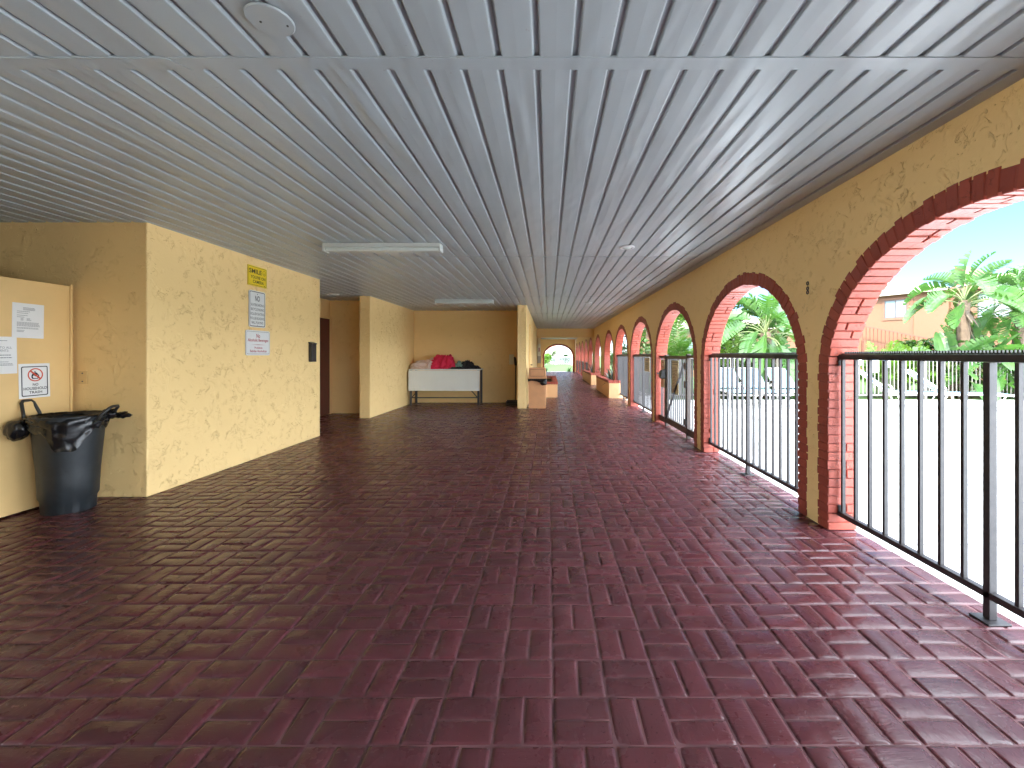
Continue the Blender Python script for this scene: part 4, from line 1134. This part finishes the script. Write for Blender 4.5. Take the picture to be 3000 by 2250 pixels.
def leafy(name, c, size, n, lsize, mat, label, cat, seed, clumps=14, trunk=None, group=None, narrow=.45, base=-.1, bark='bark'):
    """shrub or tree: leaves scattered in clumps through an uneven volume, plus limbs"""
    rng = random.Random(seed); c = Vector(c)
    t = thing(name, label, cat, (c.x, c.y, base), group)
    cl = []
    for k in range(clumps):
        v = Vector((rng.gauss(0, 1), rng.gauss(0, 1), rng.gauss(0, 1))).normalized() * rng.uniform(.25, 1.0) ** .6
        cl.append((Vector((c.x + v.x * size[0], c.y + v.y * size[1], c.z + v.z * size[2])), rng.uniform(.22, .45)))
    mb = MB()
    for k in range(n):
        cc, r = cl[rng.randrange(clumps)]
        v = Vector((rng.gauss(0, 1), rng.gauss(0, 1), rng.gauss(0, 1))).normalized() * (rng.random() ** .45) * r
        p = cc + Vector((v.x * size[0], v.y * size[1], v.z * size[2]))
        if p.z < base + .02: continue
        a = rng.uniform(0, 2 * PI); e = rng.uniform(-.9, .7)
        d = Vector((math.cos(a) * math.cos(e), math.sin(a) * math.cos(e), math.sin(e))); s_ = Vector((-math.sin(a), math.cos(a), rng.uniform(-.5, .5))).normalized()
        L = lsize * rng.uniform(.6, 1.3); w = L * narrow * .5
        mb.add([p, p + d * L * .45 + s_ * w, p + d * L - Vector((0, 0, L * .15)), p + d * L * .45 - s_ * w], [(0, 1, 2), (0, 2, 3)])
    mb.build('crown', M[mat], t)
    mb = MB(); r0 = trunk or .03
    root = Vector((c.x, c.y, base)); fork = Vector((c.x + rng.uniform(-.1, .1), c.y, base + (c.z - base) * .55))
    mb.tube([root, root.lerp(fork, .5) + Vector((rng.uniform(-.05, .05), 0, 0)), fork], [r0, r0 * .85, r0 * .7], 8)
    for cc, r in cl[:9]:
        m_ = fork.lerp(cc, .5) + Vector((rng.uniform(-.15, .15), rng.uniform(-.15, .15), .1)) * size[0] * .5
        mb.tube([fork, m_, cc], [r0 * .5, r0 * .3, r0 * .1], 5)
    mb.build('trunk' if trunk else 'stems', M[bark], t)
    return t
def frond_shrub(name, x, y, n, L, label, mat, seed, h0=.0, stems=5, group=None, lw=.02, el=(25, 85), nl=24):
    """arching pinnate fronds (areca palm, bamboo like)"""
    rng = random.Random(seed); t = thing(name, label, 'plant', (x, y, -.1), group)
    lf = MB(); st = MB()
    for k in range(n):
        az = rng.uniform(0, 2 * PI); e = R(rng.uniform(*el)); l = L * rng.uniform(.65, 1.1)
        p = Vector((x + rng.uniform(-.25, .25), y + rng.uniform(-.25, .25), h0 + rng.uniform(0, .25) * L)); d = Vector((math.cos(az) * math.cos(e), math.sin(az) * math.cos(e), math.sin(e)))
        pts = []; N = 12
        for q in range(N + 1):
            pts.append(p.copy()); d = (d + Vector((0, 0, -1.25 / N))).normalized(); p = p + d * (l / N)
        st.tube(pts, [.010 * (1 - .07 * q) for q in range(N + 1)], 4)
        side = Vector((-math.sin(az), math.cos(az), 0))
        for q in range(nl):
            f = .2 + .8 * q / nl; i = min(N - 1, int(f * N)); a = pts[i].lerp(pts[i + 1], f * N - i); dd = (pts[i + 1] - pts[i]).normalized()
            ll = l * .26 * math.sin(PI * (.15 + .85 * f)) ** .6 + .03
            for s_ in (-1, 1):
                tip = a + (side * s_ * .85 + dd * .55 + Vector((0, 0, rng.uniform(-.5, .1)))).normalized() * ll
                lf.add([a, a.lerp(tip, .4) + dd * lw, tip, a.lerp(tip, .4) - dd * lw], [(0, 1, 2, 3)])
    for k in range(stems):
        a = rng.uniform(0, 6.3); st.tube([(x + .2 * math.cos(a), y + .2 * math.sin(a), -.1), (x + .22 * math.cos(a), y + .22 * math.sin(a), h0 + .3)], .025, 6)
    lf.build('fronds', M[mat], t); st.build('stems', M['petiole'], t)
    return t

# seen through the nearest arch
bird_plant((13.25, 14.0), 3.0, 26, 'tall bird of paradise tree with tattered paddle leaves, the left one of the pair', 1, (.05, 0), 95, 1.0, 22, .16)
bird_plant((15.0, 14.1), 2.9, 30, 'leaning bird of paradise tree with shaggy brown trunk at the right frame edge', 2, (.35, 0), 95, 1.05, 40, .17)
bird_plant((12.6, 13.75), .55, 22, 'low clump of broad paddle leaves below the tall bird of paradise', 3, (0, 0), 70, .95, 8)
bird_plant((13.7, 13.6), .65, 24, 'low clump of bright paddle leaves between the two tall bird of paradise trees', 4, (0, 0), 75, .95, 8)
bird_plant((15.2, 13.6), .2, 15, 'low clump of paddle leaves under the leaning bird of paradise', 5, (0, 0), 75, .8, 6)
frond_shrub('areca_palm', 10.75, 14.0, 60, 1.15, 'lime green feathery palm shrub left of the low paddle leaves', 'leaf_lime', 6, .35, lw=.03)
frond_shrub('areca_palm', 11.6, 14.3, 55, 1.2, 'second feathery lime palm shrub, touching the paddle leaf clump', 'leaf_lime', 7, .4, lw=.03)
for k, (x, y, s_, lb) in enumerate(((12.9, 13.75, .6, 'dark leafy shrub behind the fence under the left bird of paradise'), (14.2, 13.9, .65, 'dark leafy shrub behind the fence between the two bird of paradise trees'), (15.6, 13.9, .65, 'dark leafy shrub behind the fence at the right frame edge'))):
    leafy('leafy_shrub', (x, y, .5), (s_, .35, .55), 900, .20, 'leaf_mid', lb, 'shrub', 20 + k, 12)
# seen through the second arch
bird_plant((7.05, 14.1), 2.0, 28, 'bird of paradise filling the second arch, with grey dead leaves hanging below', 11, (-.05, 0), 105, 1.05, 46, .15)
bird_plant((7.5, 13.8), .5, 15, 'low broad paddle leaves at the right side of the second arch', 12, (0, 0), 75, .95, 8)
bird_plant((6.5, 13.9), .3, 14, 'low dark paddle leaves behind the loungers of the second arch', 13, (0, 0), 70, .8, 6)
bird_plant((6.3, 15.2), 2.3, 15, 'pale airy bird of paradise at the left side of the second arch', 14, (-.1, 0), 100, .9, 10, .12)
bird_plant((5.75, 14.8), 1.3, 18, 'leafy paddle plant at the left edge of the second arch', 17, (0, 0), 95, .95, 10, .1)
bird_plant((7.75, 14.9), 1.8, 20, 'paddle leaved plant behind the right side of the second arch', 18, (0, 0), 95, .95, 14, .12)
frond_shrub('areca_palm', 5.95, 14.4, 46, 1.6, 'yellow green feathery shrub at the left side of the second arch', 'leaf_lime', 15, .4)
for k, (x, y, lb) in enumerate(((5.4, 13.7, 'dark shrub behind the leftmost of the three loungers'), (6.2, 13.6, 'dark shrub behind the middle of the three loungers'), (7.1, 13.6, 'dark shrub behind the rightmost of the three loungers'))):
    leafy('leafy_shrub', (x, y, .5), (.55, .3, .55), 800, .20, 'leaf_dark', lb, 'shrub', 30 + k, 12)
leafy('leafy_shrub', (6.7, 15.6, 1.6), (1.2, .5, 1.3), 2600, .24, 'leaf_mid', 'dense green shrub behind the bird of paradise of the second arch', 'shrub', 33, 16)
leafy('leafy_shrub', (13.9, 14.9, 1.1), (2.2, .5, .8), 2600, .26, 'leaf_mid', 'wide green shrub bank behind the paddle leaf clumps of the nearest arch', 'shrub', 34, 22)
# seen through arches three to six
frond_shrub('bamboo_clump', 4.35, 15.0, 64, 1.9, 'feathery green bamboo like clump seen above the pool gate', 'leaf_mid', 16, .5, 8, lw=.016)
leafy('broadleaf_tree', (5.6, 20.5, 3.6), (1.5, 1.4, 1.3), 3000, .28, 'leaf_lime', 'pale yellow green tree top rising behind the bamboo above the gate', 'tree', 41, 18, .12)
leafy('broadleaf_tree', (3.95, 17.6, 2.3), (.75, 1.1, 1.25), 1500, .22, 'leaf_mid', 'dark leaved small tree seen through the arch past the gate', 'tree', 42, 16, .07)
leafy('broadleaf_tree', (3.75, 21.2, 2.1), (.6, .9, 1.2), 620, .24, 'leaf_dark', 'sparse dark leaved tree seen through the fifth arch', 'tree', 43, 13, .06)
leafy('leafy_shrub', (3.75, 25.5, .9), (.5, .8, .75), 900, .18, 'leaf_mid', 'round green shrub seen through the arch above the nearer planter', 'shrub', 44, 12)
# lawn beyond the end arch
leafy('leafy_shrub', (-.75, 52, .75), (1.1, 1.4, .8), 1500, .25, 'leaf_lime', 'bright green bush at the left edge of the end arch view', 'shrub', 45, 14)
leafy('leafy_shrub', (.6, 63.5, 1.0), (1.0, .8, .9), 900, .3, 'leaf_mid', 'green bush behind the wire fence left of the pale tree', 'shrub', 46, 10)
leafy('leafy_shrub', (2.35, 63.5, 1.1), (.8, .7, .8), 900, .3, 'leaf_dark', 'dark green bush behind the wire fence beside the pale tree', 'shrub', 47, 10)
leafy('shade_tree', (3.2, 58.5, 5.6), (3.0, 2.6, 1.6), 2600, .38, 'leaf_mid', 'pale trunked tree on the lawn beyond the end arch', 'tree', 48, 18, .22, bark='bark_pale', base=-.1)
t = thing('wire_fence', 'pale chain link fence across the lawn beyond the end arch', 'fence', (1, 61.5, -.1))
for x in (-4, -1.5, 1.0, 3.5, 6):
    mb = MB(); mb.tube([(x, 61.5, -.1), (x, 61.5, 1.05)], .05, 8); mb.build('post', M['chain'], t)
mb = MB(); mb.tube([(-4, 61.5, 1.0), (6, 61.5, 1.0)], .03, 6); mb.build('top_rail', M['chain'], t)
mb = MB()
for k in range(100):
    x = -4 + k * .1; mb.bar((x, 61.5, -.05), (x + .5, 61.5, .97), .008); mb.bar((x + .5, 61.5, -.05), (x, 61.5, .97), .008)
mb.build('wire_mesh', M['chain'], t)
# far house
t = thing('far_house', 'pale house with pink upper wall far beyond the end arch', 'building', (0, 78, 0))
mb = MB(); mb.box(-12, 1.35, 76, 84, -.1, 2.1); mb.build('wall', M['far_white'], t)
mb = MB(); mb.box(-12, 1.35, 75.9, 84, 2.102, 6.0); mb.build('upper_wall', M['far_pink'], t)
mb = MB(); mb.box(.0, .5, 75.85, 75.898, 3.1, 4.0); mb.build('window', M['frame_dark'], t)
mb = MB(); mb.box(-.6, .15, 75.95, 75.998, -.1, 1.55); mb.build('doorway', M['door_red'], t)
mb = MB(); mb.hexa([(-13, 75.3, 6.002), (2.0, 75.3, 6.002), (2.0, 85, 6.002), (-13, 85, 6.002), (-11, 79, 7.6), (.4, 79, 7.6), (.4, 81, 7.6), (-11, 81, 7.6)]); mb.build('roof', M['roof'], t)

# ------------------------------------------------------------------ apartment house beyond the pool
dW = Vector((.5, -.866, 0)).normalized()      # along the facade (to the right, nearer)
nW = Vector((-.866, -.5, 0)).normalized()     # facade normal, towards the pool
HO = Vector((20.3, 26.7, 0))
def HP(s_, z, w=0): return tuple(HO + dW * s_ + nW * w + Vector((0, 0, z)))
t = thing('apartment_house', 'two storey peach stucco apartment house beyond the pool', 'building', tuple(HO))
def hbox(mb, s0, s1, z0, z1, w0, w1):
    mb.hexa([HP(s0, z0, w1), HP(s1, z0, w1), HP(s1, z0, w0), HP(s0, z0, w0), HP(s0, z1, w1), HP(s1, z1, w1), HP(s1, z1, w0), HP(s0, z1, w0)])
mb = MB(); hbox(mb, -1.4, 3.2, -.1, 4.95, -9, 0); hbox(mb, 3.204, 13, -.1, 4.95, -9, -.25); wl = mb.build('wall', M['peach'], t)
mb = MB()
e0, e1 = HP(-1.8, 4.96, .45), HP(3.3, 4.96, .45); ap0 = (22.5, 29.0, 6.15); 
b0, b1 = HP(-1.8, 4.96, -9), HP(3.3, 4.96, -9); ap1 = tuple(Vector(ap0) - nW * 4.5)
mb.add([e0, e1, ap0], [(0, 1, 2)]); mb.add([e1, b1, ap1, ap0], [(0, 1, 2, 3)]); mb.add([b0, e0, ap0, ap1], [(0, 1, 2, 3)]); mb.add([e0, b0, b1, e1], [(0, 1, 2, 3)])
mb.add([HP(3.3, 4.962, .1), HP(13.4, 4.962, .1), HP(13.4, 5.9, -4), HP(3.3, 5.9, -4)], [(0, 1, 2, 3)])
rf = mb.build('roof', M['roof'], t)
mb = MB(); hbox(mb, -1.8, 3.3, 4.80, 4.955, .452, .50); mb.build('fascia', M['fascia_white'], rf)
mb = MB(); hbox(mb, 3.31, 13.4, 4.72, 4.957, .102, .15); mb.build('fascia', M['fascia'], rf)
mb = MB(); hbox(mb, 3.35, 3.75, 4.4, 6.1, -6, -.3); mb.build('parapet', M['peach'], t)
def window(s0, s1, z0, z1, panes, w=0.0):
    mb = MB(); hbox(mb, s0 - .12, s1 + .12, z0 - .13, z0, w + .002, w + .06); hbox(mb, s0 - .14, s1 + .14, z1, z1 + .14, w + .002, w + .07); hbox(mb, s0 - .11, s0, z0 + .001, z1 - .001, w + .002, w + .05); hbox(mb, s1, s1 + .11, z0 + .001, z1 - .001, w + .002, w + .05)
    f = mb.build('window', M['fascia'], t)
    mb = MB(); mid = (s0 + s1) / 2
    hbox(mb, s0 + .001, s1 - .001, z0 + .001, z0 + .05, w + .003, w + .04); hbox(mb, s0 + .001, s1 - .001, z1 - .05, z1 - .001, w + .003, w + .04)
    for a in (s0 + .001, mid - .025, s1 - .051): hbox(mb, a, a + .05, z0 + .051, z1 - .051, w + .003, w + .038)
    mb.build('frame', M['frame_dark'], f)
    mb = MB(); hbox(mb, s0 + .052, mid - .026, z0 + .052, z1 - .052, w + .004, w + .02); mb.build('pane', M['glass'], f)
    mb = MB(); hbox(mb, mid + .026, s1 - .052, z0 + .052, z1 - .052, w + .004, w + .02); mb.build('pane', M[panes], f)
window(.20, 1.32, 3.48, 4.55, 'curtain')
window(4.3, 5.6, 3.2, 4.55, 'curtain', -.25)
mb = MB(); hbox(mb, 1.55, 1.61, .0, 4.8, .003, .06); mb.build('drain_pipe', M['fascia'], t)
# stair railing in front of the facade
t2 = thing('stair_railing', 'brown stair railing in front of the peach apartment house', 'railing', tuple(HO))
mb = MB()
a0 = Vector(HP(-.6, 3.05, .9)); a1 = Vector(HP(4.2, 1.75, .9))
mb.bar(a0, a1, .06); mb.bar(a0 - Vector((0, 0, .9)), a1 - Vector((0, 0, .9)), .06); mb.build('rails', M['rail_brown'], t2)
mb = MB()
for k in range(25):
    p = a0.lerp(a1, k / 24); mb.bar(p, p - Vector((0, 0, .9)), .03)
mb.build('balusters', M['rail_brown'], t2)
mb = MB()
for k in range(5):
    p = a0.lerp(a1, k / 4); mb.bar((p.x, p.y, -.1), p - Vector((0, 0, .9)), .09)
mb.build('support_posts', M['rail_brown'], t2)
# second, lower block seen behind the planting of arches two and three
t = thing('garden_block', 'low peach building seen in pieces behind the bamboo and bird of paradise', 'building', (10, 29, -.1))
mb = MB(); mb.box(6.6, 17.0, 27.5, 35, -.1, 2.9); mb.build('wall', M['peach'], t)
mb = MB(); mb.hexa([(6.2, 27.0, 2.902), (17.4, 27.0, 2.902), (17.4, 35.4, 2.902), (6.2, 35.4, 2.902), (9, 30, 3.8), (15, 30, 3.8), (15, 32, 3.8), (9, 32, 3.8)]); mb.build('roof', M['roof'], t)
for x in (8.0, 10.6, 13.4):
    mb = MB(); mb.box(x, x + 1.1, 27.46, 27.497, 1.0, 2.3); w_ = mb.build('window', M['frame_dark'], t)
    mb = MB(); mb.box(x + .06, x + 1.04, 27.44, 27.4595, 1.06, 2.24); mb.build('pane', M['glass'], w_)

# ------------------------------------------------------------------ light
SUN = Vector((-.62, -.78, 0)).normalized(); ELEV = R(38)
sd = Vector((SUN.x * math.cos(ELEV), SUN.y * math.cos(ELEV), math.sin(ELEV)))
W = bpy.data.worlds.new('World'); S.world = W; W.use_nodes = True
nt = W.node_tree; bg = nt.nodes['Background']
sky = node(nt, 'ShaderNodeTexSky', sky_type='NISHITA', sun_disc=False, sun_elevation=ELEV, sun_rotation=math.atan2(sd.x, sd.y))
sky.altitude = 3000; sky.air_density = .7; sky.dust_density = .05; sky.ozone_density = 1.2
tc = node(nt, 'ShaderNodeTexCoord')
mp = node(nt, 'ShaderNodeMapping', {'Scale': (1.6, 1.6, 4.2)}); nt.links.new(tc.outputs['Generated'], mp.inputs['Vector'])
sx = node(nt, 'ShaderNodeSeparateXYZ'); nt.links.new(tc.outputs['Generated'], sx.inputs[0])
# bright cloud placed overhead, sunward and at +X to light the interior, clearer ahead
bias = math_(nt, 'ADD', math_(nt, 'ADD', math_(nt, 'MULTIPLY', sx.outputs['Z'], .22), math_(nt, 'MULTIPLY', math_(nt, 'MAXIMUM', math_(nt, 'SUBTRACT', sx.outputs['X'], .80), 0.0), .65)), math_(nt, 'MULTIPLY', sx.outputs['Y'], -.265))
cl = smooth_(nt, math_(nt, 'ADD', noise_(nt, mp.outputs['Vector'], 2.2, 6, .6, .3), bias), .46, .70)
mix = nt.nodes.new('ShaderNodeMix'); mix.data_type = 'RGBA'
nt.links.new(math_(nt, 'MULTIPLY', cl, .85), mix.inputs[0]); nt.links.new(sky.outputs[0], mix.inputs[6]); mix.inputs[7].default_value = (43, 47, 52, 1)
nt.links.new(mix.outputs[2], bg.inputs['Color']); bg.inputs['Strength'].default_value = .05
L = bpy.data.lights.new('sun', 'SUN'); L.energy = 2.0; L.angle = R(.5); L.color = (1, .94, .84)
lo = bpy.data.objects.new('sun', L); COL.objects.link(lo); lo.location = (-20, -20, 30); lo.rotation_euler = (-sd).to_track_quat('-Z', 'Y').to_euler()

# ------------------------------------------------------------------ camera
cd = bpy.data.cameras.new('camera'); cd.sensor_width = 36; cd.sensor_fit = 'HORIZONTAL'
cd.lens = 1281 / 3000 * 36; cd.shift_x = -107 / 3000; cd.shift_y = -85 / 3000
cd.clip_start = .05; cd.clip_end = 2000
co = bpy.data.objects.new('camera', cd); COL.objects.link(co); co.location = (0, 0, HC); co.rotation_euler = (PI / 2, 0, 0)
S.camera = co
S.view_settings.view_transform = 'Standard'; S.view_settings.look = 'None'; S.view_settings.gamma = 1
S.view_settings.exposure = 2.95
S.cycles.max_bounces = 14; S.cycles.diffuse_bounces = 8; S.cycles.glossy_bounces = 4
S.cycles.use_denoising = True; S.cycles.sample_clamp_indirect = 12
